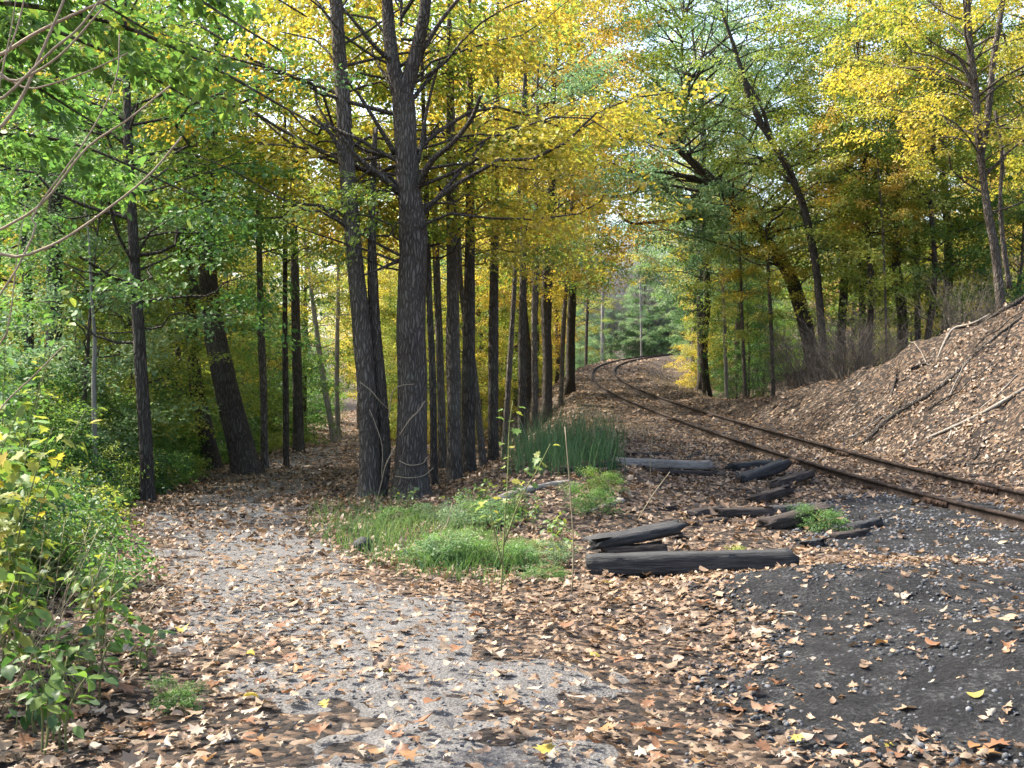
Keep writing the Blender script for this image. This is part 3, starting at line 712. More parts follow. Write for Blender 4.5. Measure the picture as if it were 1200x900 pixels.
# right of the track
traced('leaning_tree', [(962, 452, 19), (948, 400, 19), (935, 350, 18), (920, 312, 17), (895, 280, 16), (868, 250, 15), (845, 222, 13), (820, 198, 11), (800, 180, 8)], 'bark_dark', 'big dark tree leaning out over the track from the right', depth=44,
    crown=[dict(seed=401, h0=6, h1=20, rad=7.4, nb=100, kind='far', spl=1.5, per=8, mat='palegreen')], sides=12, seed=51,
    limbs=[[(850, 228, 9, 0), (820, 212, 7, -.5), (785, 203, 5, -1), (765, 200, 4, -1.3)], [(845, 222, 7, 0), (800, 230, 4, 0), (752, 205, 5, .5), (745, 225, 4, .5), (700, 235, 3, 1)], [(905, 290, 6, 0), (850, 255, 4, -.8), (790, 258, 4, -1.5), (742, 262, 3, -2), (725, 250, 2, -2)],
            [(800, 180, 8, 0), (770, 150, 6, .4), (740, 140, 4, .8)]])
traced('leaning_tree', [(968, 420, 10), (958, 330, 10), (946, 260, 10), (930, 212, 9), (912, 178, 9), (885, 130, 7), (862, 60, 5), (845, 10, 4)], 'bark_dark', 'thinner dark tree leaning left behind the big leaning tree', depth=38,
    crown=[dict(seed=402, h0=7, h1=16, rad=4.2, nb=36, kind='far', spl=1.3, per=7, mat='yellowgreen')], sides=9, seed=52,
    limbs=[[(905, 165, 5, 0), (890, 120, 4, 0), (868, 85, 3, .3)], [(930, 215, 4, 0), (900, 195, 3, 0), (845, 190, 2.5, 0)]])
traced('bank_tree', [(1176, 338, 12), (1167, 300, 11), (1158, 250, 10), (1151, 200, 9), (1147, 165, 9), (1143, 110, 10), (1136, 50, 9), (1132, -20, 8)], 'bark', 'pale-trunked tree standing on top of the leafy bank', depth=28,
    crown=[dict(seed=403, h0=4.2, h1=12, rad=4.0, nb=44, kind='far', spl=1.15, per=6, mat='yellow')], topz=12, seed=53,
    limbs=[[(1148, 190, 9, .1), (1158, 130, 8, .2), (1164, 70, 7, .3), (1174, 10, 6, .4), (1180, -40, 5, .4)], [(1183, 338, 7, .3), (1176, 290, 6, .3), (1172, 240, 5, .3), (1174, 180, 4, .3), (1166, 130, 4, .3)], [(1143, 110, 5, 0), (1125, 70, 4, 0), (1108, 60, 3, 0)]])
for q, (tr_, bk, lb, dep, cm, h0, top) in enumerate([
    ([(874, 474, 5), (872, 430, 5), (870, 380, 4), (868, 320, 3)], 'bark', 'thin sapling with yellow leaves at the dark end of the bank', 43, 'yellowgreen', 2.0, 8),
    ([(906, 468, 6), (905, 420, 5), (903, 370, 5), (900, 310, 4)], 'bark', 'sapling carrying the bright yellow spray beside the leaning tree', 42, 'yellow', 4.2, 8.5),
    ([(852, 474, 5), (850, 420, 5), (848, 350, 4)], 'bark_pale', 'pale slender trunk in the shade right of the track', 50, 'green', 5, 11),
    ([(752, 417, 3), (751, 370, 2.6), (750, 330, 2)], 'bark_pale', 'whitish young tree beyond the bend of the rails', 165, 'palegreen', 9, 18),
    ([(1010, 410, 9), (1011, 300, 9), (1012, 150, 8)], 'bark_dark', 'dark upright trunk behind the bank crest', 46, 'yellow', 8, 18),
    ([(1076, 380, 8), (1074, 300, 8), (1070, 180, 7)], 'bark_dark', 'dark trunk behind the bank below the golden foliage', 44, 'yellow', 6.5, 17),
    ([(1040, 400, 4), (1036, 300, 3), (1032, 240, 3)], 'bark', 'thin stem on the bank crest', 36, 'orange', 5, 11),
    ]):
    traced('forest_tree', tr_, bk, lb, depth=dep, group='trees right of the track', crown=[dict(seed=420 + q, h0=h0, h1=top, rad=3.2 if top > 12 else 1.7, nb=28 if top > 12 else 20, kind='far', spl=1.25 if top > 12 else 0.95, per=6, mat=cm)], topz=top * 0.9, sides=8, seed=60 + q)

# woods around (alike trees that nothing tells apart)
scatter(7, -60, 420, 30, 62, ['tall0', 'tall1', 'tall2'], ['yellow', 'yellowgreen', 'yellowgreen', 'green'], ['bark_dark', 'bark'], 'tall %s tree in the woods left of the path', 'tall %s trees left of the path', 'forest_tree', 1, mind=2.6)
scatter(7, 60, 330, 15, 25, ['low0', 'low1', 'low2'], ['green', 'yellowgreen', 'palegreen'], ['bark'], 'low-branched %s young tree close to the left path edge', '%s young trees at the left path edge', 'young_tree', 18, mind=1.6, sc=(0.7, 1.0), ok=lambda x, y: path_x(y) - path_w(y) - 4.5 < x < path_x(y) - path_w(y) - 1.5)
scatter(20, -60, 420, 20, 60, ['low0', 'low1', 'low2', 'mid0'], ['yellowgreen', 'yellowgreen', 'yellow', 'palegreen', 'green'], ['bark_dark', 'bark'], 'young %s understory tree left of the path', 'young %s trees left of the path', 'young_tree', 2, mind=1.9, ok=lambda x, y: x < path_x(y) - path_w(y) - 1.2)
scatter(14, 430, 690, 55, 100, ['low1', 'low2', 'mid0'], ['yellow', 'yellow', 'yellowgreen'], ['bark'], 'bright young %s maple glimpsed behind the embankment trunks', 'bright young %s maples behind the trunks', 'young_tree', 17, mind=2.0, sc=(1.0, 1.4), ok=lambda x, y: x < track_x(y) - 6)
scatter(20, 420, 690, 48, 110, ['mid0', 'mid1', 'tall0', 'tall2'], ['yellow', 'yellow', 'yellowgreen', 'orange'], ['bark_dark', 'bark'], '%s maple standing below the embankment row', '%s maples below the embankment', 'maple_tree', 3, mind=2.4, ok=lambda x, y: x < track_x(y) - 4.5)
scatter(16, 400, 560, 32, 70, ['low0', 'low2', 'bush0', 'bush1'], ['yellow', 'yellowgreen', 'yellowgreen'], ['bark'], 'small %s sapling beyond the embankment trunks', '%s saplings beyond the embankment trunks', 'young_tree', 4, mind=1.6, sc=(0.7, 1.0), ok=lambda x, y: path_x(y) + path_w(y) + 0.6 < x < track_x(y) - 6.5)
scatter(13, 505, 690, 32, 90, ['slim0', 'slim1'], ['yellow', 'yellowgreen', 'yellow'], ['bark', 'bark', 'bark_mid'], 'slender %s tree in the embankment wood', 'slender %s trees on the embankment', 'maple_tree', 14, mind=1.1, sc=(0.75, 1.1), ok=lambda x, y: x < track_x(y) - 3.6)
scatter(26, -60, 400, 40, 95, ['bush0', 'bush1', 'low0'], ['green', 'yellowgreen', 'yellow'], ['bark'], 'bushy %s undergrowth in the woods far left', '%s undergrowth far left', 'bush', 15, mind=1.5, sc=(1.0, 1.6), ok=lambda x, y: x < path_x(y) - 2.5)
for kd, u, d, m, s_, lb in (('tall0', 640, 40, 'orange', 1.05, 'orange-yellow tree whose crown meets the leaning tree above the rails'), ('tall2', 612, 47, 'orange', 1.1, 'orange-tinted tree high over the embankment row'), ('tall1', 668, 52, 'palegreen', 1.15, 'pale green crown over the middle of the track'),
    ('tall1', 985, 43, 'yellowgreen', 1.0, 'yellow-green tree behind the dark end of the bank'), ('tall2', 1050, 40, 'yellow', 1.0, 'golden tree standing behind the bank crest'), ('tall0', 1110, 44, 'yellowgreen', 1.05, 'yellow-green tree filling the gap left of the pale-trunked tree'), ('tall1', 1225, 38, 'yellowgreen', 1.0, 'yellow-green tree at the right edge behind the bank'), ('mid0', 1020, 38, 'yellowgreen', 1.1, 'broad yellow-green tree on the bank crest'), ('mid1', 1090, 37, 'yellowgreen', 1.0, 'middle-sized yellow-green tree on the bank crest'),
    ('tall1', 822, 64, 'palegreen', 1.15, 'pale green tree whose crown closes over the bend from the right'), ('tall0', 655, 78, 'palegreen', 1.2, 'pale green tall tree left of the bend of the rails'), ('tall2', 830, 52, 'palegreen', 1.0, 'pale green tree just behind the big leaning tree'), ('tall2', 775, 188, 'palegreen', 1.3, 'tallest pale green tree inside the rail curve')):
    put_tree(kd, ((u - 600) / F * d, d), m, 'bark_dark', lb, None, 'forest_tree', s_, u * .1)
    PLACED.append(((u - 600) / F * d, d))
scatter(12, 800, 1260, 48, 95, ['tall0', 'tall1', 'tall2', 'mid0'], ['yellow', 'yellow', 'yellowgreen', 'green', 'orange'], ['bark_dark', 'bark'], 'tall %s tree on the slope right of the track', 'tall %s trees right of the track', 'forest_tree', 5, mind=2.6, ok=lambda x, y: x > track_x(y) + 4.5)
scatter(20, 790, 1260, 34, 70, ['low0', 'low1', 'low2', 'bush1'], ['yellowgreen', 'yellowgreen', 'yellow', 'green'], ['bark'], 'young %s understory tree right of the track', 'young %s trees right of the track', 'young_tree', 6, mind=1.8, sc=(0.8, 1.15), ok=lambda x, y: x > track_x(y) + 5.0 and y > 36)
scatter(50, -80, 1290, 100, 190, ['tall0', 'tall1', 'tall2', 'mid1'], ['yellowgreen', 'palegreen', 'yellow', 'green', 'orange'], ['bark'], 'distant %s tree in the wood far behind', 'distant %s trees', 'forest_tree', 7, mind=4, sc=(1.0, 1.4), ok=lambda x, y: abs(x - track_x(y)) > 5)
scatter(40, 560, 900, 112, 200, ['bush0', 'low0', 'low1', 'low2'], ['palegreen', 'green', 'yellowgreen', 'yellow'], ['bark'], 'distant %s young tree beyond the bend', 'distant %s young trees', 'young_tree', 16, mind=2.5, sc=(1.2, 2.0), ok=lambda x, y: abs(x - track_x(y)) > 4)
scatter(9, 690, 880, 60, 150, ['tall0', 'mid0', 'mid1', 'low1'], ['palegreen', 'green', 'darkgreen', 'yellowgreen'], ['bark_dark'], '%s tree crowding the inside of the rail curve', '%s trees inside the curve', 'forest_tree', 8, mind=3, ok=lambda x, y: x > track_x(y) + 5)

scatter(9, 745, 860, 168, 205, ['tall0', 'tall1', 'mid0', 'mid1'], ['darkgreen', 'green', 'darkgreen'], ['bark_dark'], '%s tree closing the view where the rails vanish', '%s trees where the rails vanish', 'forest_tree', 19, mind=2.5, sc=(1.0, 1.3), ok=lambda x, y: abs(x - track_x(y)) > 3.5)
# ------------------------------------------------------------------ thicket on the left
THK = {}
for q in range(3):
    lv, bv = make_crown(500 + q, 0.12, 2.3, 1.25, 40, 'oval', 0.75, per=5, low=0.9)
    THK[q] = (mesh_arr('stem', *bv, True), mesh_arr('foliage', *lv))
def shrub(x, y, q, mat, label, sc=1.0, group='shrubs in the left thicket', zs=1):
    t = thing('leafy_shrub', (x, y, H(x, y) - 0.02), label, 'shrub', group, random.uniform(0, 6.28), (sc, sc, sc * zs))
    add('stem', THK[q][0], M['bark_dark'], t)
    f = add('foliage', THK[q][1], M[mat], t); f['kind'] = 'stuff'
    return t
r = np.random.default_rng(5)
k = 0
for y in list(np.arange(8.5, 24, 1.25)) + list(np.arange(24, 44, 2.0)):
    for q in range(3 if y < 24 else 2):
        xe = float(path_x(y)) - float(path_w(y)) - 1.0
        x = xe - 0.3 - q * 1.3 - r.uniform(0, 0.7)
        m = ['green', 'green', 'yellowgreen', 'green', 'palegreen'][k % 5]
        shrub(x, y + r.uniform(-.4, .4), k % 3, m, '%s leafy shrub in the left thicket' % {'green': 'green', 'yellowgreen': 'yellowing', 'palegreen': 'pale green'}[m], r.uniform(0.7, 1.0) * (0.75 if q == 0 else 1.15), group='%s thicket shrubs' % m)
        k += 1

# ------------------------------------------------------------------ near leafy plants with each large leaf a part
LEAF_OBJ = {'maple': [mesh_arr('leaf', *fan(MAPLE, c, 900 + q), True) for q, c in enumerate((-0.25, -0.5, 0.1))],
            'oval': [mesh_arr('leaf', *fan(OVAL, c, 910 + q), True) for q, c in enumerate((-0.2, -0.45, 0.05))]}
def leaf_part(parent, shape, pos, rot, size, mat, q):
    o = add('leaf', LEAF_OBJ[shape][q % 3], M[mat], parent)
    m = np.eye(4); m[:3, :3] = rot * size; m[:3, 3] = pos
    from mathutils import Matrix
    o.matrix_local = Matrix(m.tolist())
    return o
def near_plant(name, base, label, cat, stems, shape, mats, size, nleaf, seed, stem_mat='stem_green', rad=0.006, spread=0.10, t0=0.3, group=None, droop=0.35):
    """stems: polylines relative to the base"""
    r = np.random.default_rng(seed)
    t = thing(name, base, label, cat, group)
    per = nleaf // len(stems)
    for st in stems:
        pp = smooth_poly(st, 14)
        V, Fs = tube(pp, np.linspace(rad, rad * 0.35, 14), 5)
        add('stem', mesh_arr('stem', V, Fs, True), M[stem_mat], t)
        for q in range(per):
            f = t0 + (1 - t0) * (q + r.uniform(0, 1)) / per
            k = f * 13; i = min(12, int(k)); p = pp[i] * (1 - k + i) + pp[i + 1] * (k - i)
            a = q * 2.4 + r.normal(0, 0.4)
            off = np.array([math.cos(a), math.sin(a), r.normal(0.1, 0.3)]) * spread * r.uniform(0.3, 1.3)
            rot = rotm(np.array([a + r.normal(0, .4)]), r.normal(droop, 0.35, 1), r.normal(0, 0.4, 1))[0]
            leaf_part(t, shape, p + off, rot, size * r.uniform(0.6, 1.25), mats[int(r.integers(len(mats)))], q)
    return t
def rstems(r, n, h, spread, lean=(0, 0)):
    out = []
    for q in range(n):
        a = r.uniform(0, 6.28); s = spread * math.sqrt(r.uniform(0, 1)); hh = h * r.uniform(0.6, 1.05)
        e = np.array([math.cos(a) * s + lean[0], math.sin(a) * s + lean[1], hh])
        out.append([np.array([0.06 * math.cos(a), 0.06 * math.sin(a), -0.03]), e * [0.35, 0.35, 0.45], e * [0.7, 0.7, 0.8], e])
    return out
r = np.random.default_rng(21)
def gb(x, y): return (x, y, H(x, y))
near_plant('maple_sapling', gb(-2.85, 6.0), 'maple sapling with large yellow leaves at the left edge of the path', 'sapling', rstems(r, 6, 1.45, 0.45, (0.15, 0)), 'maple', ['yellow', 'yellowgreen', 'yellowgreen', 'green'], 0.095, 150, 1)
near_plant('maple_sapling', gb(-3.0, 5.6), 'smaller yellow-leaved maple sapling at the bottom left of the thicket', 'sapling', rstems(r, 4, 0.95, 0.4, (0.12, 0)), 'maple', ['yellow', 'yellow', 'yellowgreen'], 0.09, 64, 2)
near_plant('broadleaf_shrub', gb(-3.35, 6.6), 'broad-leaved green shrub behind the yellow maple saplings', 'shrub', rstems(r, 9, 1.75, 0.7), 'oval', ['green', 'green', 'green', 'yellowgreen'], 0.11, 280, 3)
near_plant('broadleaf_shrub', gb(-3.75, 7.6), 'taller green shrub leaning over the left path edge', 'shrub', rstems(r, 9, 2.2, 0.8), 'oval', ['green', 'green', 'palegreen'], 0.11, 290, 4)
near_plant('broadleaf_shrub', gb(-2.75, 5.05), 'low green shrub in the bottom left corner', 'shrub', rstems(r, 6, 0.75, 0.4, (-.1, 0)), 'oval', ['darkgreen', 'green'], 0.10, 130, 5)
near_plant('broadleaf_shrub', gb(-3.15, 7.0), 'ankle-high dark green herb at the foot of the thicket', 'shrub', rstems(r, 8, 0.6, 0.5, (0.1, 0)), 'oval', ['darkgreen', 'green'], 0.09, 150, 6)
near_plant('broadleaf_shrub', gb(-4.1, 8.8), 'tall yellowing shrub behind the leaning green shrub', 'shrub', rstems(r, 9, 2.5, 0.9), 'oval', ['green', 'yellowgreen', 'green'], 0.10, 280, 7)
near_plant('broadleaf_shrub', gb(-2.72, 5.5), 'knee-high green shrub below the yellow maple saplings', 'shrub', rstems(r, 8, .85, .45, (-.05, 0)), 'oval', ['green', 'green', 'yellowgreen'], 0.085, 200, 12)
near_plant('broadleaf_shrub', gb(-2.95, 6.25), 'waist-high yellow-green shrub at the thicket edge', 'shrub', rstems(r, 8, 1.2, .5), 'oval', ['green', 'yellowgreen'], 0.085, 220, 13)
near_plant('broadleaf_shrub', gb(-2.2, 5.7), 'low dark green shrub creeping onto the leaf litter at the left', 'shrub', rstems(r, 7, .5, .35), 'oval', ['green', 'darkgreen', 'green'], 0.08, 110, 14)
near_plant('broadleaf_shrub', gb(-2.6, 6.9), 'low green shrub at the foot of the leaning stalks', 'shrub', rstems(r, 7, .7, .4), 'oval', ['green', 'yellowgreen', 'green'], 0.08, 120, 15)
near_plant('broadleaf_shrub', gb(-2.05, 4.95), 'small broad-leaved plant in the very bottom left corner', 'shrub', rstems(r, 6, .45, .25), 'oval', ['green', 'darkgreen'], 0.085, 70, 16)
near_plant('seedling', gb(-2.15, 6.35), 'small green seedling among the leaves beside the thicket', 'seedling', rstems(r, 4, 0.28, 0.2), 'oval', ['green', 'darkgreen'], 0.08, 26, 8, rad=.004, spread=.04)
near_plant('seedling', gb(-2.3, 5.2), 'dark seedling at the bottom left edge of the leaf litter', 'seedling', rstems(r, 4, 0.22, 0.15), 'oval', ['darkgreen'], 0.07, 20, 9, rad=.004, spread=.04)
# thin sapling with big pale leaves in the grass
g = G(587, 700); d = g[1]
near_plant('thin_sapling', g, 'thin sapling with a few large pale green leaves in the grass patch', 'sapling', [[P(u, v, d) - g for u, v in ((587, 702), (590, 640), (595, 560), (597, 500), (601, 470))], [P(u, v, d) - g for u, v in ((590, 640), (610, 585), (630, 550), (645, 520))], [P(u, v, d) - g for u, v in ((588, 660), (577, 610), (572, 570))]], 'maple', ['yellowgreen', 'green', 'green'], 0.085, 33, 10, rad=.008, t0=0.45, spread=.07)

# dry stalks in front of the thicket
ps = []
t = thing('dry_stalks', gb(-2.7, 5.9), 'tuft of pale dry grass stalks in front of the yellow saplings', 'grass tuft')
for q in range(34):
    a = r.uniform(0, 6.28); b0 = np.array([r.normal(0, .22), r.normal(0, .4), -0.02]); h_ = r.uniform(.4, .95)
    e = b0 + np.array([r.normal(.12, .28), r.normal(0, .2), h_])
    V, Fs = tube(smooth_poly([b0, (b0 + e) / 2 + [0, 0, .06], e], 6), np.linspace(.004, .0015, 6), 3)
    add('stalk', mesh_arr('stalk', V, Fs), M['drygrass'], t)

# tree just outside the frame whose leafy limbs hang into the upper left
bx_, by_ = -3.6, 4.6
t = thing('overhanging_tree', gb(bx_, by_), 'green-leaved tree overhanging the upper left from outside the frame', 'tree')
bz = H(bx_, by_)
base = np.array([bx_, by_, bz])
V, Fs = tube(smooth_poly([[0, 0, -.3], [.1, 0, 1.5], [.05, .1, 3], [.2, 0, 4.6], [.3, .1, 6]], 20), np.linspace(.13, .05, 20), 10, .1)
add('trunk', mesh_arr('trunk', V, Fs, True), M['bark'], t)
r = np.random.default_rng(33)
lf = []; stuffp = []
for tgt, z0 in (((330, 60, 6.2), 3.6), ((395, 160, 6.6), 3.2), ((250, 130, 7.2), 3.0), ((180, 40, 6.4), 3.3), ((300, -30, 5.8), 3.8), ((120, 150, 7.4), 2.8), ((230, 230, 8.2), 2.4), ((60, 60, 7.0), 2.9), ((360, 20, 7.4), 3.8)):
    e = P(tgt[0], tgt[1], tgt[2] * .72) - base; p0 = np.array([.1, 0, z0]); L = np.linalg.norm(e - p0)
    pp = smooth_poly([p0, p0 * .66 + e * .34 + [0, 0, .25], p0 * .33 + e * .67 + [0, 0, .3], e], 14)
    V, Fs = tube(pp, np.linspace(.02, .004, 14), 6)
    add('limb', mesh_arr('limb', V, Fs, True), M['bark'], t)
    az = math.atan2(e[1] - p0[1], e[0] - p0[0])
    for q in range(7):
        f = .35 + .65 * (q + r.uniform(0, 1)) / 10; k = f * 13; i = min(12, int(k)); p = pp[i] * (1 - k + i) + pp[i + 1] * (k - i)
        stuffp.append((*p, az + r.normal(0, .7), r.normal(.25, .2), r.normal(0, .3), r.uniform(.3, .5)))
    for q in range(28):
        f = .45 + .55 * r.uniform(0, 1); k = f * 13; i = min(12, int(k)); p = pp[i] * (1 - k + i) + pp[i + 1] * (k - i)
        lf.append((p + r.normal(0, .10, 3), az + r.normal(0, 1.2)))
sp = np.array(stuffp)
lv = build_sprays('pinnate', sp[:, :3], sp[:, 3], sp[:, 4], sp[:, 5], sp[:, 6])
c = add('crown', mesh_arr('crown', *lv), M['green'], t); c['kind'] = 'stuff'
for q, (p, a) in enumerate(lf):
    leaf_part(t, 'oval', p, rotm(np.array([a]), r.normal(.5, .35, 1), r.normal(0, .4, 1))[0], r.uniform(.05, .08), ['green', 'green', 'yellowgreen'][q % 3], q)

# arching bare stems, upper left
b0 = np.array([-2.2, 3.4, H(-2.2, 3.4)])
t = thing('arching_shrub', b0, 'bare shrub with long pale arching stems at the upper left', 'shrub')
D0 = 3.4
for q, (ln, w) in enumerate([([(-40, 330), (30, 300), (75, 280), (130, 242), (175, 205), (213, 160)], 3.6), ([(-40, 300), (0, 270), (50, 238), (100, 175), (150, 140), (200, 100)], 3.6),
    ([(-60, 210), (0, 150), (25, 115), (45, 70), (75, 0), (90, -40)], 5), ([(-60, 100), (0, 65), (40, 40), (80, 20), (125, 0), (180, -25)], 5), ([(-50, 170), (10, 110), (60, 60), (95, 30), (130, -20)], 4),
    ([(-40, 115), (20, 95), (70, 65), (120, 10)], 4), ([(-30, 130), (10, 60), (28, 0), (30, -40)], 3), ([(-40, 120), (40, 104), (100, 85), (150, 62)], 3), ([(28, 300), (40, 250), (100, 165), (135, 95), (140, 40)], 2.4),
    ([(-20, 200), (0, 96), (12, 40), (20, -10)], 2.6), ([(-30, 540), (0, 480), (40, 440), (75, 405)], 2.4), ([(-10, 420), (10, 380), (20, 300), (30, 240)], 2.2)]):
    pts = [P(u, v, D0 + 0.12 * (q % 4)) - b0 for u, v in ln]
    pts = [np.array([0.02 * q, 0, -0.05])] + ([pts[0] * .5 + [-.1, 0, .2]] if pts[0][2] > 1 else []) + pts
    n = 26
    V, Fs = tube(smooth_poly(pts, n), np.linspace(w * 1.3, w * .6, n) / F * D0 / 2, 6)
    add('stem', mesh_arr('stem', V, Fs, True), M['stem'], t)

# ------------------------------------------------------------------ brush and bare trees
def twig_mesh(seed, n, h, spread, rad, fork=3):
    r = np.random.default_rng(seed); parts = []
    for q in range(n):
        a = r.uniform(0, 6.28); b_ = np.array([math.cos(a), math.sin(a), 0]) * spread * .4 * r.uniform(0, 1); b_[2] = -.05
        e = b_ + np.array([math.cos(a) * spread * r.uniform(.1, 1), math.sin(a) * spread * r.uniform(.1, 1), h * r.uniform(.5, 1)])
        m = (b_ + e) / 2 + r.normal(0, .08 * h, 3) * [1, 1, .3]
        pp = smooth_poly([b_, m, e], 7); parts.append(tube(pp, np.linspace(rad, rad * .35, 7), 3, cap=False))
        for k in range(fork):
            i = int(r.integers(2, 6)); e2 = pp[i] + (pp[i + 1] - pp[i]) * r.uniform(1, 3) + r.normal(0, .16 * h, 3) * [1, 1, .6]
            parts.append(tube(np.array([pp[i], (pp[i] + e2) / 2 + r.normal(0, .03 * h, 3), e2]), [rad * .55, rad * .4, rad * .2], 3, cap=False))
    return mesh_arr('twigs', *joinvf(parts))
BR = [twig_mesh(700 + q, 34, 2.2, 1.3, .010, 4) for q in range(3)]
k = 0; r = np.random.default_rng(70)
for q in range(20):
    y = r.uniform(28, 44); x = float(track_x(y)) + 2.4 + float(np.interp(y, HB_Y, HB_H)) / .8 + r.uniform(0.2, 5.5)
    if y > 36: x = max(x, float(track_x(y)) + 4.5)
    if (x / y) * F + 600 > 1230: continue
    o = add('bare_bush', BR[q % 3], M['brush'], None, 'leafless grey-brown bush on top of the right bank', 'bush', 'leafless bushes on the right bank', None, gb(x, y))
    o.rotation_euler = (0, 0, q * 1.3); s_ = r.uniform(.6, 1.1); o.scale = (s_, s_, s_)
for q in range(14):
    y = r.uniform(44, 70); x = float(track_x(y)) + r.uniform(6.5, 11)
    o = add('bare_bush', BR[q % 3], M['brush'], None, 'leafless bush along the inside of the rail curve', 'bush', 'leafless bushes inside the curve', None, gb(x, y))
    o.rotation_euler = (0, 0, q * 1.9); s_ = r.uniform(.5, .9); o.scale = (s_, s_, s_)
for q in range(16):
    y = r.uniform(34, 80); x = float(track_x(y)) - r.uniform(3.6, 6)
    o = add('bare_bush', BR[q % 3], M['brush'], None, 'leafless bush on the slope left of the track', 'bush', 'leafless bushes left of the track', None, gb(x, y))
    o.rotation_euler = (0, 0, q * 1.7); s_ = r.uniform(.4, .7); o.scale = (s_, s_, s_)
for q in range(10):
    y = r.uniform(17, 31); x = float(track_x(y)) + 2.3 + r.uniform(.2, 1) * float(np.interp(y, HB_Y, HB_H)) / .8
    if (x / y) * F + 600 > 1230: continue
    o = add('brush_tangle', BR[q % 3], M['brush'], None, 'small tangle of dead twigs on the face of the right bank', 'brush', 'twig tangles on the bank', None, gb(x, y))
    o.rotation_euler = (.5 * math.sin(q), -.6, q * 2.1); s_ = r.uniform(.22, .42); o.scale = (s_, s_, s_)
bt = twig_mesh(790, 120, 11, 3.6, .035, 12)
tk = mesh_arr('trunk', *tube(smooth_poly([[0, 0, -.3], [.1, 0, 4], [0, .1, 8], [.1, 0, 13]], 14), np.linspace(.2, .05, 14), 7), True)
for x, y, s_ in ((22.5, 188, 1.7), (17.5, 195, 1.8), (26, 200, 1.9), (13, 180, 1.5), (30, 192, 1.6)):
    t = thing('bare_tree', gb(x, y), 'pale leafless tree far behind the bend of the rails', 'tree', 'pale leafless trees behind the bend', x, s_)
    add('trunk', tk, M['brush_pale'], t); c = add('crown', bt, M['brush_pale'], t, loc=(0, 0, 2.5)); c['kind'] = 'stuff'

# ------------------------------------------------------------------ timbers beside the track
def timber(name, p0, p1, w, h, mat, label, group=None, roll=0, rough=0.18, seed=0, seg=14, taper=0.0, cat='timber'):
    """weathered squared timber lying from p0 to p1 (world points at its underside)"""
    p0 = np.asarray(p0, float); p1 = np.asarray(p1, float); L = np.linalg.norm(p1 - p0)
    r = np.random.default_rng(seed)
    cs = []
    k = 4
    for a, b in ((0, 0), (1, 0), (1, 1), (0, 1)):
        pass
    ring = [(-.5, 0), (-.17, -.01), (.17, -.01), (.5, 0), (.51, .33), (.51, .67), (.5, 1), (.17, 1.01), (-.17, 1.01), (-.5, 1), (-.51, .67), (-.51, .33)]
    ring = np.array(ring); ring[[0, 3, 6, 9]] *= .985
    n = seg + 1; V = []
    for i in range(n):
        t = i / seg; f = 1 - taper * t
        jit = fbm(ring[:, 0] * 3 + i * .35 + seed * 5, ring[:, 1] * 3 + seed * 2.7, 3)
        e = rough * (3.0 if i in (0, seg) else 1.0)
        xx = L * t + (r.normal(0, .02 + rough * .12, 12) if i in (0, seg) else 0)
        V.append(np.c_[np.full(12, 0) + xx, ring[:, 0] * w * f * (1 + rough * jit * 1.6), ring[:, 1] * h * f * (1 + e * jit)])
    V = np.concatenate(V)
    c0 = len(V); V = np.concatenate([V, [[-.0, 0, h / 2]], [[L, 0, h / 2 * (1 - taper)]]])
    i = np.arange(seg)[:, None] * 12; j = np.arange(12)[None, :]; j2 = (j + 1) % 12
    Q = np.stack([i + j, i + j2, i + 12 + j2, i + 12 + j], -1).reshape(-1, 4)[:, ::-1]
    k = np.arange(12)
    T = np.concatenate([np.stack([np.full(12, c0), k, (k + 1) % 12], -1), np.stack([np.full(12, c0 + 1), seg * 12 + (k + 1) % 12, seg * 12 + k], -1)])
    o = add(name, mesh_arr(name, V, [Q, T]), M[mat], None, label, cat, group)
    dv = p1 - p0
    o.location = p0; o.rotation_euler = (R(roll), -math.asin(dv[2] / L), math.atan2(dv[1], dv[0]))
    return o
def GZ(u, v, dz=0.0): q = G(u, v); q[2] += dz; return q
a = GZ(688, 670, -.05); b = GZ(930, 666, -.03)
timber('railway_tie', a, b, 0.22, 0.20, 'creosote', 'long black railway tie lying across in front of the mound', rough=.13, seed=1, seg=26)
a = GZ(706, 652, -.03); b = GZ(778, 650, -.02)
timber('timber_block', a, b, .2, .13, 'rotten', 'rotten dark timber block just behind the left end of the long tie', rough=.3, seed=2)
a2 = P(697, 636, a[1]); b2 = P(796, 617, b[1] + .15)
timber('timber_slab', a2 - [0, 0, .05], b2 - [0, 0, .05], .2, .10, 'creosote', 'tilted black slab propped on the rotten timber block', rough=.25, seed=3, roll=8)
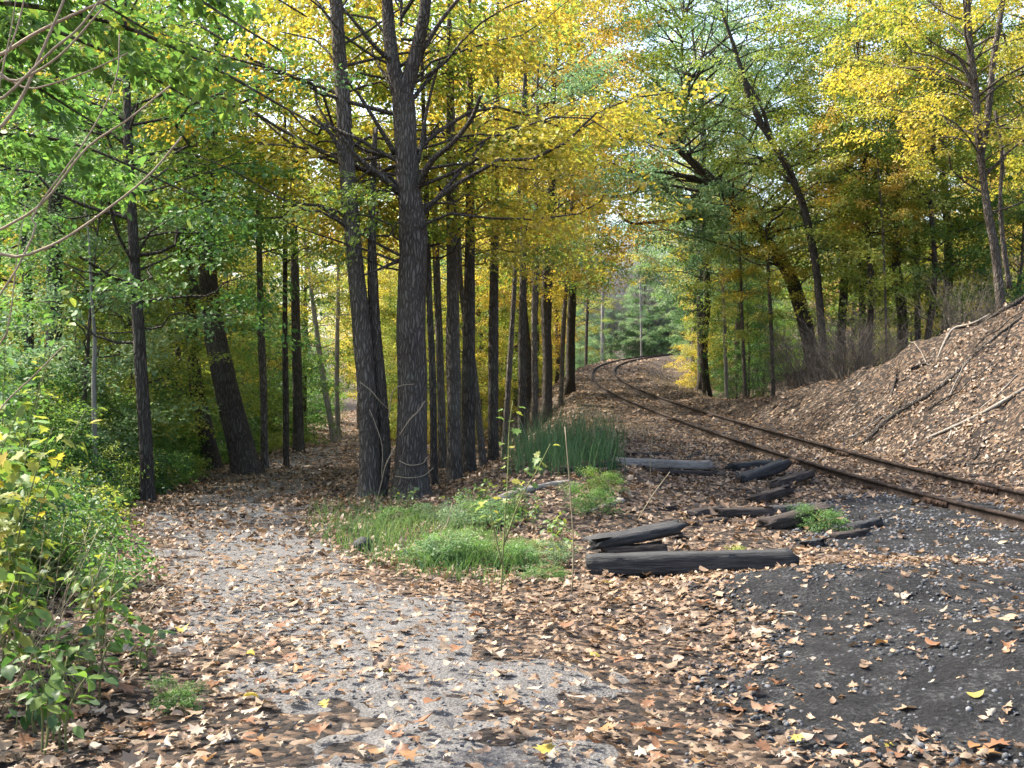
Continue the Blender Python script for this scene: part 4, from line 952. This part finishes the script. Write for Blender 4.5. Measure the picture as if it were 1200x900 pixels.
for q, (u0, v0, u1, v1, w, h_, m, lb) in enumerate([
    (722, 545, 832, 550, .22, .14, 'weathered', 'grey-topped weathered timber at the back left of the litter'),
    (660, 556, 722, 547, .18, .12, 'rotten', 'dark broken timber touching the horsetails'),
    (740, 534, 785, 534, .14, .08, 'rotten', 'thin dark timber behind the grey-topped one'),
    (868, 566, 918, 556, .20, .16, 'creosote', 'tilted black stub pointing up beside the rail'),
    (840, 558, 872, 562, .18, .10, 'rotten', 'small dark stub left of the tilted black stub'),
    (870, 575, 915, 578, .14, .05, 'rotten', 'flat splintered board under the tilted black stub'),
    (840, 603, 902, 604, .22, .10, 'rotten', 'short dark board in the middle of the litter'),
    (898, 618, 968, 613, .22, .13, 'rotten', 'split dark board right of the short one'),
    (800, 616, 850, 612, .12, .06, 'rotten', 'thin splinter of timber behind the long tie'),
    (975, 632, 1012, 628, .12, .08, 'rotten', 'small dark wood chunk near the cinder'),
    (945, 640, 965, 638, .10, .08, 'creosote', 'black knob of wood right of the long tie'),
    (740, 600, 790, 596, .10, .05, 'rotten', 'flat strip of rotten wood above the tilted slab'),
    (1046, 660, 1085, 668, .10, .05, 'rotten', 'small dark stick of timber on the cinder right of the tie'),
    (690, 600, 730, 588, .10, .05, 'weathered', 'grey splinter beside the green weeds'),
    (856, 551, 905, 547, .20, .14, 'creosote', 'black block lying behind the tilted stub'),
    (905, 572, 948, 566, .18, .12, 'rotten', 'propped dark board end right of the tilted stub'),
    (808, 606, 842, 601, .16, .10, 'rotten', 'broken dark chunk left of the short dark board'),
    (905, 602, 972, 599, .20, .12, 'creosote', 'black board lying behind the split dark board'),
    (880, 590, 925, 586, .16, .12, 'rotten', 'tilted rotten stub between the boards'),
    (760, 553, 835, 557, .18, .08, 'rotten', 'dark strip in front of the grey-topped timber'),
    (1000, 622, 1030, 617, .12, .10, 'creosote', 'black lump of wood near the near rail'),
    (770, 628, 800, 634, .12, .10, 'rotten', 'splintered end piece behind the long tie'),
    ]):
    timber('timber_piece', GZ(u0, v0, -.03), GZ(u1, v1, -.01 + (.10 if q in (3, 7, 15, 18) else 0)), w, h_ * 1.0, m, lb, 'broken timbers by the track', rough=.45, seed=10 + q, seg=11)
# ------------------------------------------------------------------ fallen branches
def branch(name, trace, mat, label, group, lift=0.5, seed=0, cat='branch', rough=.2):
    g0 = GZ(trace[0][0], trace[0][1])
    pts, rad = [], []
    for u, v, w in trace:
        for dv in range(0, 60, 2):          # stay on this side of the crest
            q = G(u, v + dv)
            if not pts or abs(q[1] - g0[1] - pts[-1][1]) < 2.2: break
        rr = max(.008, w * .8 / F * q[1] / 2); q[2] += rr * lift
        pts.append(q - g0); rad.append(rr)
    n = len(pts) * 5
    V, Fs = tube(smooth_poly(pts, n), np.interp(np.linspace(0, len(pts) - 1, n), np.arange(len(pts)), rad), 9, rough, seed=seed)
    return add(name, mesh_arr(name, V, Fs, True), M[mat], None, label, cat, group, None, g0)
GRP = 'fallen branches on the bank'
for q, (tr_, m, lb) in enumerate([
    ([(1012, 522, 7), (1038, 495, 8), (1065, 478, 8), (1092, 463, 9), (1115, 445, 8), (1135, 425, 7), (1165, 398, 5), (1198, 372, 4)], 'bark', 'longest curved grey branch running down the bank to the rail'),
    ([(1085, 515, 4), (1130, 496, 5), (1165, 478, 6), (1205, 455, 6)], 'weathered', 'pale straight branch low on the bank at the right edge'),
    ([(965, 432, 5), (1000, 417, 8), (1028, 405, 10), (1052, 393, 10), (1088, 372, 4)], 'bark_dark', 'dark log along the crest of the bank'),
    ([(1098, 422, 3), (1108, 400, 4), (1118, 386, 4), (1140, 378, 4), (1160, 362, 4)], 'weathered', 'bent thin branch below the crest of the bank'),
    ([(1152, 378, 5), (1175, 366, 7), (1202, 352, 8)], 'bark_dark', 'dark log at the top right of the bank'),
    ([(1066, 433, 4), (1080, 428, 4), (1092, 424, 4), (1094, 412, 4)], 'bark_dark', 'short hooked dark root on the bank'),
    ([(1142, 540, 4), (1152, 520, 4), (1166, 500, 3)], 'bark_dark', 'short dark stick standing low on the bank'),
    ([(1122, 545, 3), (1150, 544, 4), (1182, 540, 3)], 'bark_dark', 'dark stick lying level at the foot of the bank'),
    ([(1036, 405, 3), (1060, 400, 5), (1082, 388, 3)], 'bark', 'brown branch beside the crest log'),
    ([(1043, 470, 3), (1046, 458, 4), (1050, 445, 3)], 'bark_dark', 'short black twig mid bank'),
    ([(1148, 480, 2), (1172, 462, 3), (1192, 440, 2)], 'weathered', 'thin grey twig above the pale straight branch'),
    ([(1108, 520, 3), (1113, 512, 3), (1116, 500, 2)], 'bark_pale', 'pale forked twig rising from the pale branch'),
    ]):
    branch('fallen_branch', tr_, m, lb, GRP, seed=q)
rb = np.random.default_rng(17)
for q in range(34):
    y = rb.uniform(15.5, 33); hb_ = float(np.interp(y, HB_Y, HB_H)); x = float(track_x(y)) + 2.0 + rb.uniform(0, 1) * hb_ / .8
    if 600 + x / y * F > 1230: continue
    a = rb.uniform(-.4, 1.0) if rb.uniform() < .7 else rb.uniform(0, 3.1); L = rb.uniform(.5, 1.8); n = 8; t_ = np.linspace(0, 1, n)
    xs = x + L * t_ * math.cos(a) + .12 * fbm(t_ * 3 + q, t_ * 0 + q, 2); ys = y + L * t_ * math.sin(a)
    rr = rb.uniform(.008, .022)
    pts = np.stack([xs, ys, hgt(xs, ys) + rr + .03 + .06 * t_ * rb.uniform(0, 1)], -1)
    V, Fs = tube(pts - pts[0], np.linspace(rr, rr * .4, n), 6, .1, seed=q)
    mm = ['bark_dark', 'weathered', 'bark', 'bark_dark'][q % 4]
    add('fallen_twig', mesh_arr('fallen_twig', V, Fs, True), M[mm], None, '%s twig lying on the leafy right bank' % {'bark_dark': 'dark', 'weathered': 'grey', 'bark': 'brown'}[mm], 'twig', 'twigs on the right bank', None, pts[0])
branch('rotten_log', [(508, 625, 5), (530, 612, 12), (560, 598, 15), (600, 583, 15), (640, 572, 12), (668, 566, 7)], 'weathered', 'grey rotten log half hidden in the green patch', None, .35, 20, 'log', rough=.45)
branch('fallen_branch', [(735, 545, 3), (745, 520, 3), (760, 505, 2)], 'weathered', 'thin grey stick by the grey-topped timber', 'sticks by the track', seed=21)
branch('fallen_branch', [(800, 540, 3), (812, 530, 4), (825, 521, 3)], 'bark_dark', 'short dark stick behind the timbers', 'sticks by the track', seed=22)
# pale dead stalks standing in the litter
for q, (ln, lb) in enumerate([([(670, 700), (672, 640), (667, 560), (662, 500)], 'tall pale dead stalk between the weeds and the timbers'), ([(745, 612), (765, 580), (785, 553)], 'leaning pale stalk beside the tilted slab'), ([(762, 560), (763, 530), (766, 500)], 'upright grey stalk behind the timbers'), ([(480, 650), (520, 620), (530, 590)], 'pale stalk leaning in the grass')]):
    g = G(*ln[0]); pts = [P(u, v, g[1]) - g for u, v in ln]; pts[0] = np.array([0, 0, -.02])
    V, Fs = tube(smooth_poly(pts, 10), np.linspace(.008, .004, 10), 5)
    add('dead_stalk', mesh_arr('dead_stalk', V, Fs, True), M['drygrass'], None, lb, 'stalk', 'dead stalks', None, g)
# dark clod in the grass
V, Fs = tube(np.array([[0, 0, -.03], [0, 0, .01], [.01, 0, .06], [0, .01, .11], [0, 0, .13]]), [.06, .1, .11, .08, .02], 9, .5, seed=4)
add('burnt_stump', mesh_arr('burnt_stump', V, Fs, True), M['creosote'], None, 'small black burnt stump at the left rim of the grass patch', 'stump', None, None, G(424, 645))

# ------------------------------------------------------------------ horsetails, grass and weeds
def strip(pos, h_, w, lean, yaw, seg=3):
    """tapering blades: arrays of roots, heights, widths, lean vectors"""
    n = len(pos); V = np.zeros((n, seg * 2 + 1, 3))
    side = np.stack([np.cos(yaw), np.sin(yaw), 0 * yaw], -1)
    for k in range(seg + 1):
        t = k / seg
        c = pos + np.stack([lean[:, 0] * t * t, lean[:, 1] * t * t, h_ * t], -1)
        ww = (w * (1 - t) ** .6)[:, None] * side
        if k < seg: V[:, 2 * k] = c - ww; V[:, 2 * k + 1] = c + ww
        else: V[:, 2 * seg] = c
    fs = []
    for k in range(seg - 1): fs += [[2 * k, 2 * k + 1, 2 * k + 3], [2 * k, 2 * k + 3, 2 * k + 2]]
    fs.append([2 * seg - 2, 2 * seg - 1, 2 * seg])
    f = np.array(fs)[None] + (np.arange(n) * (2 * seg + 1))[:, None, None]
    return V.reshape(-1, 3), f.reshape(-1, 3)
def patch(name, u0, u1, v0, v1, n, hr, w, mat, label, cat, seed, lean=.15, mask=None):
    r = np.random.default_rng(seed); pts = []
    while len(pts) < n:
        u = r.uniform(u0, u1); v = r.uniform(v0, v1)
        if mask and not mask(u, v, r): continue
        q = G(u, v)
        if abs(q[0] - track_x(q[1])) < 2.3: continue
        pts.append(q)
    cache = np.array(pts)
    a = r.uniform(0, 6.28, n); hh = r.uniform(*hr, n) * (0.6 + .8 * vnoise(cache[:, 0] * 2, cache[:, 1] * 2))
    V, f = strip(cache - [0, 0, .01], hh, np.full(n, w), np.stack([np.cos(a), np.sin(a)], -1) * (lean * hh)[:, None], r.uniform(0, 3.14, n))
    add(name, mesh_arr(name, V, f), M[mat], None, label, cat, None, 'stuff')
patch('horsetails', 585, 735, 508, 560, 1700, (.22, .8), .006, 'horsetail', 'dark green clump of horsetail stems on the shoulder left of the track', 'horsetails', 1, .28, lambda u, v, r: ((u - 660) / 80) ** 2 + ((v - 537) / 28) ** 2 < r.uniform(.05, 1.3) * (.5 + 1.2 * float(vnoise(u * .06, v * .09))))
patch('grass', 360, 690, 592, 690, 2600, (.06, .30), .005, 'grass', 'green grass patch between the path and the long tie', 'grass', 2, .5, lambda u, v, r: ((u - (440 + (v - 610) * 1.6)) / 120) ** 2 + ((v - 640) / 50) ** 2 < r.uniform(.15, 1.05))
patch('dry_grass', 560, 760, 440, 520, 900, (.2, .5), .006, 'drygrass', 'dry brownish grass on the embankment shoulder', 'grass', 3, .4)
patch('dry_grass', 740, 830, 436, 470, 1000, (.08, .28), .010, 'drygrass', 'dry grass on the slope inside the rail curve', 'grass', 4, .3)
WEED = []
for q in range(3):
    lv, bv = make_crown(600 + q, .05, .36, .26, 18, 'oval', .24, per=4, low=.9)
    WEED.append((mesh_arr('stem', *bv), mesh_arr('foliage', *lv)))
r = np.random.default_rng(44)
k = 0
while k < 15:
    u = r.uniform(440, 690); v = r.uniform(590, 690)
    if ((u - (560 + (v - 640) * .5)) / 130) ** 2 + ((v - 640) / 48) ** 2 > 1: continue
    g = G(u, v)
    t = thing('leafy_weed', g, 'low leafy green weed in the patch between the path and the timbers', 'weed', 'green weeds by the path', r.uniform(0, 6.28), r.uniform(.4, 1.0))
    t.scale = (t.scale[0], t.scale[1], t.scale[2] * r.uniform(.6, 1.1))
    add('stem', WEED[k % 3][0], M['stem_green'], t); f = add('foliage', WEED[k % 3][1], M[['green', 'palegreen', 'green', 'green'][k % 4]], t); f['kind'] = 'stuff'
    k += 1
for u, v, s_, lb in ((878, 664, .5, 'tiny bright green weed in front of the long tie'), (960, 622, .8, 'pale weed right of the split dark board'), (205, 832, .4, 'small tuft of green on the path litter'), (690, 600, .9, 'green weed beside the rotten log'), (705, 575, .8, 'green weed at the end of the grey-topped timber')):
    t = thing('leafy_weed', G(u, v), lb, 'weed', None, 1.0, s_)
    add('stem', WEED[0][0], M['stem_green'], t); f = add('foliage', WEED[1][1], M['yellowgreen' if u == 878 else 'green'], t); f['kind'] = 'stuff'
k = 0
while k < 11:
    u = r.uniform(450, 690); v = r.uniform(590, 690)
    if ((u - (560 + (v - 640) * .5)) / 135) ** 2 + ((v - 640) / 50) ** 2 > 1: continue
    near_plant('green_herb', G(u, v), 'straggly green herb with loose stems in the patch beside the path', 'herb', rstems(r, 6, r.uniform(.22, .45), .28), 'oval', ['green', 'green', 'palegreen', 'yellowgreen'], .06, 42, 60 + k, rad=.004, spread=.04, group='straggly herbs beside the path')
    k += 1
# low undergrowth along the path's left rim and in the woods
k = 0; r = np.random.default_rng(45)
for y in np.arange(9, 46, .8):
    x = float(path_x(y)) - float(path_w(y)) - r.uniform(.3, 1.0)
    g = gb(x, y)
    t = thing('leafy_weed', g, 'low green undergrowth plant along the left rim of the path', 'weed', 'undergrowth along the path', r.uniform(0, 6.28), r.uniform(1.2, 2.2))
    add('stem', WEED[k % 3][0], M['stem_green'], t); f = add('foliage', WEED[k % 3][1], M[['green', 'darkgreen', 'yellowgreen'][k % 3]], t); f['kind'] = 'stuff'; k += 1

# ------------------------------------------------------------------ leaf litter and stones
def gnormal(x, y):
    e = .06
    n = np.stack([-(hgt(x + e, y) - hgt(x - e, y)) / (2 * e), -(hgt(x, y + e) - hgt(x, y - e)) / (2 * e), np.ones_like(x)], -1)
    return n / np.linalg.norm(n, axis=1)[:, None]
def litter_density(x, y):
    px = path_x(y); pw = path_w(y)
    on = sstep(1.0, .3, np.abs(x - px) / pw)
    n1 = fbm(x * .8 + 11, y * .8 + 5, 4)
    gravel = np.clip(on * (.72 + 2.4 * n1) , 0, .93) * sstep(13.5, 8, y) + .45 * on * sstep(8, 13.5, y) * np.clip(.6 + 2 * n1, 0, 1)
    # bare grey patch in the near right half of the path
    gravel = np.maximum(gravel, .9 * np.exp(-((x - .35) / .9) ** 2 - ((y - 5.9) / 1.0) ** 2) * np.clip(.8 + 1.5 * n1, 0, 1))
    cind = (.80 - .22 * sstep(6.2, 4.9, y)) * sstep(-.05, .4, cinder_mask(x, y)) * (x > .6) * (y < 17.5)
    bank = .93 * sstep(2.3, 3.4, x - track_x(y)) * np.clip(.8 + 4.5 * fbm(x * .9, y * .9 + 40, 4), 0, 1.5)
    return np.clip(1 - np.maximum.reduce([gravel * .74, cind, bank]), .07, 1)
def litter(seed, y0, y1, dens, tmpl, size, tilt, drop=None):
    r = np.random.default_rng(seed); out = []
    lo, hi = 600 / F, 600 / F
    area = lo * (y1 ** 2 - y0 ** 2) + 3.0 * (y1 - y0)
    n = int(area * dens)
    y = np.sqrt(r.uniform(y0 ** 2, y1 ** 2, n)); x = r.uniform(-1, 1, n) * (lo * y + 1.5)
    keep = r.uniform(0, 1, n) < litter_density(x, y)
    keep &= ~((y > 40) & (np.abs(np.abs(x - track_x(y)) - .75) < .22))      # leaves blown off the rails themselves
    x, y = x[keep], y[keep]
    n = len(x)
    return x, y, n, r
def litter_mats(x, y, n, r, size, tilt):
    nr = gnormal(x, y)
    # tangent frame of the ground, then a random turn and tilt
    tx = np.stack([nr[:, 2], np.zeros(n), -nr[:, 0]], -1); tx /= np.linalg.norm(tx, axis=1)[:, None]
    tyv = np.cross(nr, tx)
    Fm = np.stack([tx, tyv, nr], -1)
    rot = Fm @ rotm(r.uniform(0, 6.28, n), r.normal(0, tilt, n), r.normal(0, tilt, n))
    flip = r.uniform(0, 1, n) < .45
    rot[flip] = rot[flip] @ np.diag([1, -1, -1.0])
    s = r.uniform(.4, 1.15, n) * size * (.85 + .9 * (r.uniform(0, 1, n) ** 4))
    z = hgt(x, y) + .012 + r.uniform(0, .022, n) + np.abs(r.normal(0, tilt * .25, n)) * s
    on = np.abs(x - path_x(y)) < path_w(y)
    z = z + .022 * on
    return np.stack([x, y, z], -1), rot, s
parts = []
NEAR_T = [fan(o_, c, 950 + q, f_, z_) for q, (o_, c, f_, z_) in enumerate(((MAPLE, -.25, .15, .03), (MAPLE, .3, .1, .035), (OAK, -.3, .3, .03), (MAPLE, .4, -.15, .03), (OVAL, -.6, .4, .02), (OVAL, .5, -.2, .025), (OAK, .7, .3, .04), (MAPLE, .15, .6, .04), (OVAL, 1.0, .6, .03), (MAPLE, -.8, .3, .05)))]
MIDL_T = [fan(MAPLE_S, c, 960 + q, f_, .08) for q, (c, f_) in enumerate(((-.6, .4), (.6, .5), (.9, -.3)))]
FAR_T = [diamond(.2, .42), diamond(-.15, .45)]
indiv = []
for y0, y1, dens, tm, size in ((3.0, 11, 270, NEAR_T, .074), (11, 27, 90, MIDL_T, .085), (27, 62, 42, FAR_T, .12), (62, 120, 9, FAR_T, .22)):
    x, y, n, r = litter(int(y0 * 10), y0, y1, dens, tm, size, .3)
    p, rot, s = litter_mats(x, y, n, r, size, .22)
    take = np.zeros(n, bool)
    if y0 == 3.0:
        u = 600 + p[:, 0] / p[:, 1] * F; v = HOR - (p[:, 2] - CAMZ) / p[:, 1] * F
        inf = np.where((u > 5) & (u < 1195) & (v < 893))[0]
        best = inf[np.argsort(-(s[inf] / p[inf, 1]))][:300]
        take[best] = True
        indiv = [(p[q], rot[q], s[q]) for q in best]
    kk = np.arange(n) % len(tm)
    for q in range(len(tm)):
        m = (kk == q) & ~take
        V, f = place(tm[q], p[m], rot[m], s[m]); parts.append((V, [f]))
add('leaf_litter', mesh_arr('leaf_litter', *joinvf(parts)), M['litter'], None, 'thick carpet of dry fallen maple leaves over path, shoulder and bank', 'leaf litter', None, 'stuff')
from mathutils import Matrix
FL = [mesh_arr('fallen_leaf', *t_, False) for t_ in NEAR_T]
kinds = [('leaf_tan', 'tan', 36), ('leaf_brown', 'dark brown', 24), ('leaf_pale', 'pale underside-up', 27), ('leaf_orangebrown', 'orange-brown', 10), ('leaf_yellow', 'yellow', 3)]
r = np.random.default_rng(99)
pr = np.array([k[2] for k in kinds]) / 100
for q, (p, rot, s) in enumerate(indiv):
    k = kinds[int(r.choice(5, p=pr))]
    side = 'left part of the near path' if p[0] < -.9 else ('middle of the near path' if p[0] < .9 else 'dark cinder in the right foreground')
    o = add('fallen_leaf', FL[q % len(FL)], M[k[0]], None, '%s maple leaf lying on the %s' % (k[1], side), 'leaf', '%s fallen leaves, %s' % (k[1], side))
    m = np.eye(4); m[:3, :3] = rot * s; m[:3, 3] = p
    o.matrix_world = Matrix(m.tolist())

# stones
ico = np.array([(0, 0, 1), (.9, 0, .35), (.28, .85, .35), (-.72, .52, .35), (-.72, -.52, .35), (.28, -.85, .35), (.7, .5, -.4), (-.3, .8, -.4), (-.9, 0, -.4), (-.3, -.8, -.4), (.7, -.5, -.4)])
icf = np.array([(0, 1, 2), (0, 2, 3), (0, 3, 4), (0, 4, 5), (0, 5, 1), (1, 6, 2), (2, 7, 3), (3, 8, 4), (4, 9, 5), (5, 10, 1), (2, 6, 7), (3, 7, 8), (4, 8, 9), (5, 9, 10), (1, 10, 6)])
def stones(name, n, gen, size, mat, label, seed):
    r = np.random.default_rng(seed)
    x, y = gen(r, n); n = len(x)
    s = size * r.uniform(.4, 1.3, n)
    pos = np.stack([x, y, hgt(x, y) + s * .15 + .015], -1)
    V, f = place((ico * [1, .8, .6], icf), pos, rotm(r.uniform(0, 6.28, n), r.normal(0, .4, n), r.normal(0, .4, n)), s)
    add(name, mesh_arr(name, V, f), M[mat], None, label, 'stones', None, 'stuff')
def g_ballast(r, n):
    x = r.uniform(1.2, 8.5, n); y = r.uniform(4.0, 17.5, n); k = cinder_mask(x, y) > -.1
    k &= (r.uniform(0, 1, n) < np.where(y > 10, 1, .06))
    return x[k], y[k]
def g_cinder(r, n):
    x = r.uniform(1.0, 6.5, n); y = 3.5 + 8 * r.uniform(0, 1, n); k = cinder_mask(x, y) > -.12
    return x[k], y[k]
stones('cinder_stones', 9500, g_cinder, .017, 'cinder_stone', 'loose black cinders on the mound in the right foreground', 5)
stones('ballast', 9000, g_ballast, .026, 'ballast', 'grey crushed stone ballast beside the near rail and on the cinder', 1)
def g_bed(r, n):
    y = r.uniform(8, 45, n); x = track_x(y) + r.uniform(-2.3, 2.3, n); return x, y
stones('track_ballast', 2000, g_bed, .028, 'ballast', 'grey ballast stones showing between the rails', 2)
def g_path(r, n):
    y = 3 + 14 * r.uniform(0, 1, n) ** 1.5; x = path_x(y) + r.normal(0, .6, n) * path_w(y); return x, y
stones('path_gravel', 2500, g_path, .011, 'ballast', 'fine grey gravel on the path', 3)

# ------------------------------------------------------------------ where a few alike things share a label, say which one by its place
from collections import defaultdict
same = defaultdict(list)
for o in COL.objects:
    if o.parent is None and o.get('label') and o.name.split('.')[0] != 'fallen_leaf': same[o['label']].append(o)
ORD = ['leftmost', 'second from the left', 'third from the left', 'fourth from the left', 'fifth from the left', 'sixth from the left', 'seventh from the left', 'eighth from the left']
for lb, os_ in same.items():
    if 2 <= len(os_) <= 8:
        os_.sort(key=lambda o: o.location.x / max(1, o.location.y))
        for k, o in enumerate(os_): o['label'] = lb + ', ' + (ORD[k] if k < len(os_) - 1 else 'rightmost')
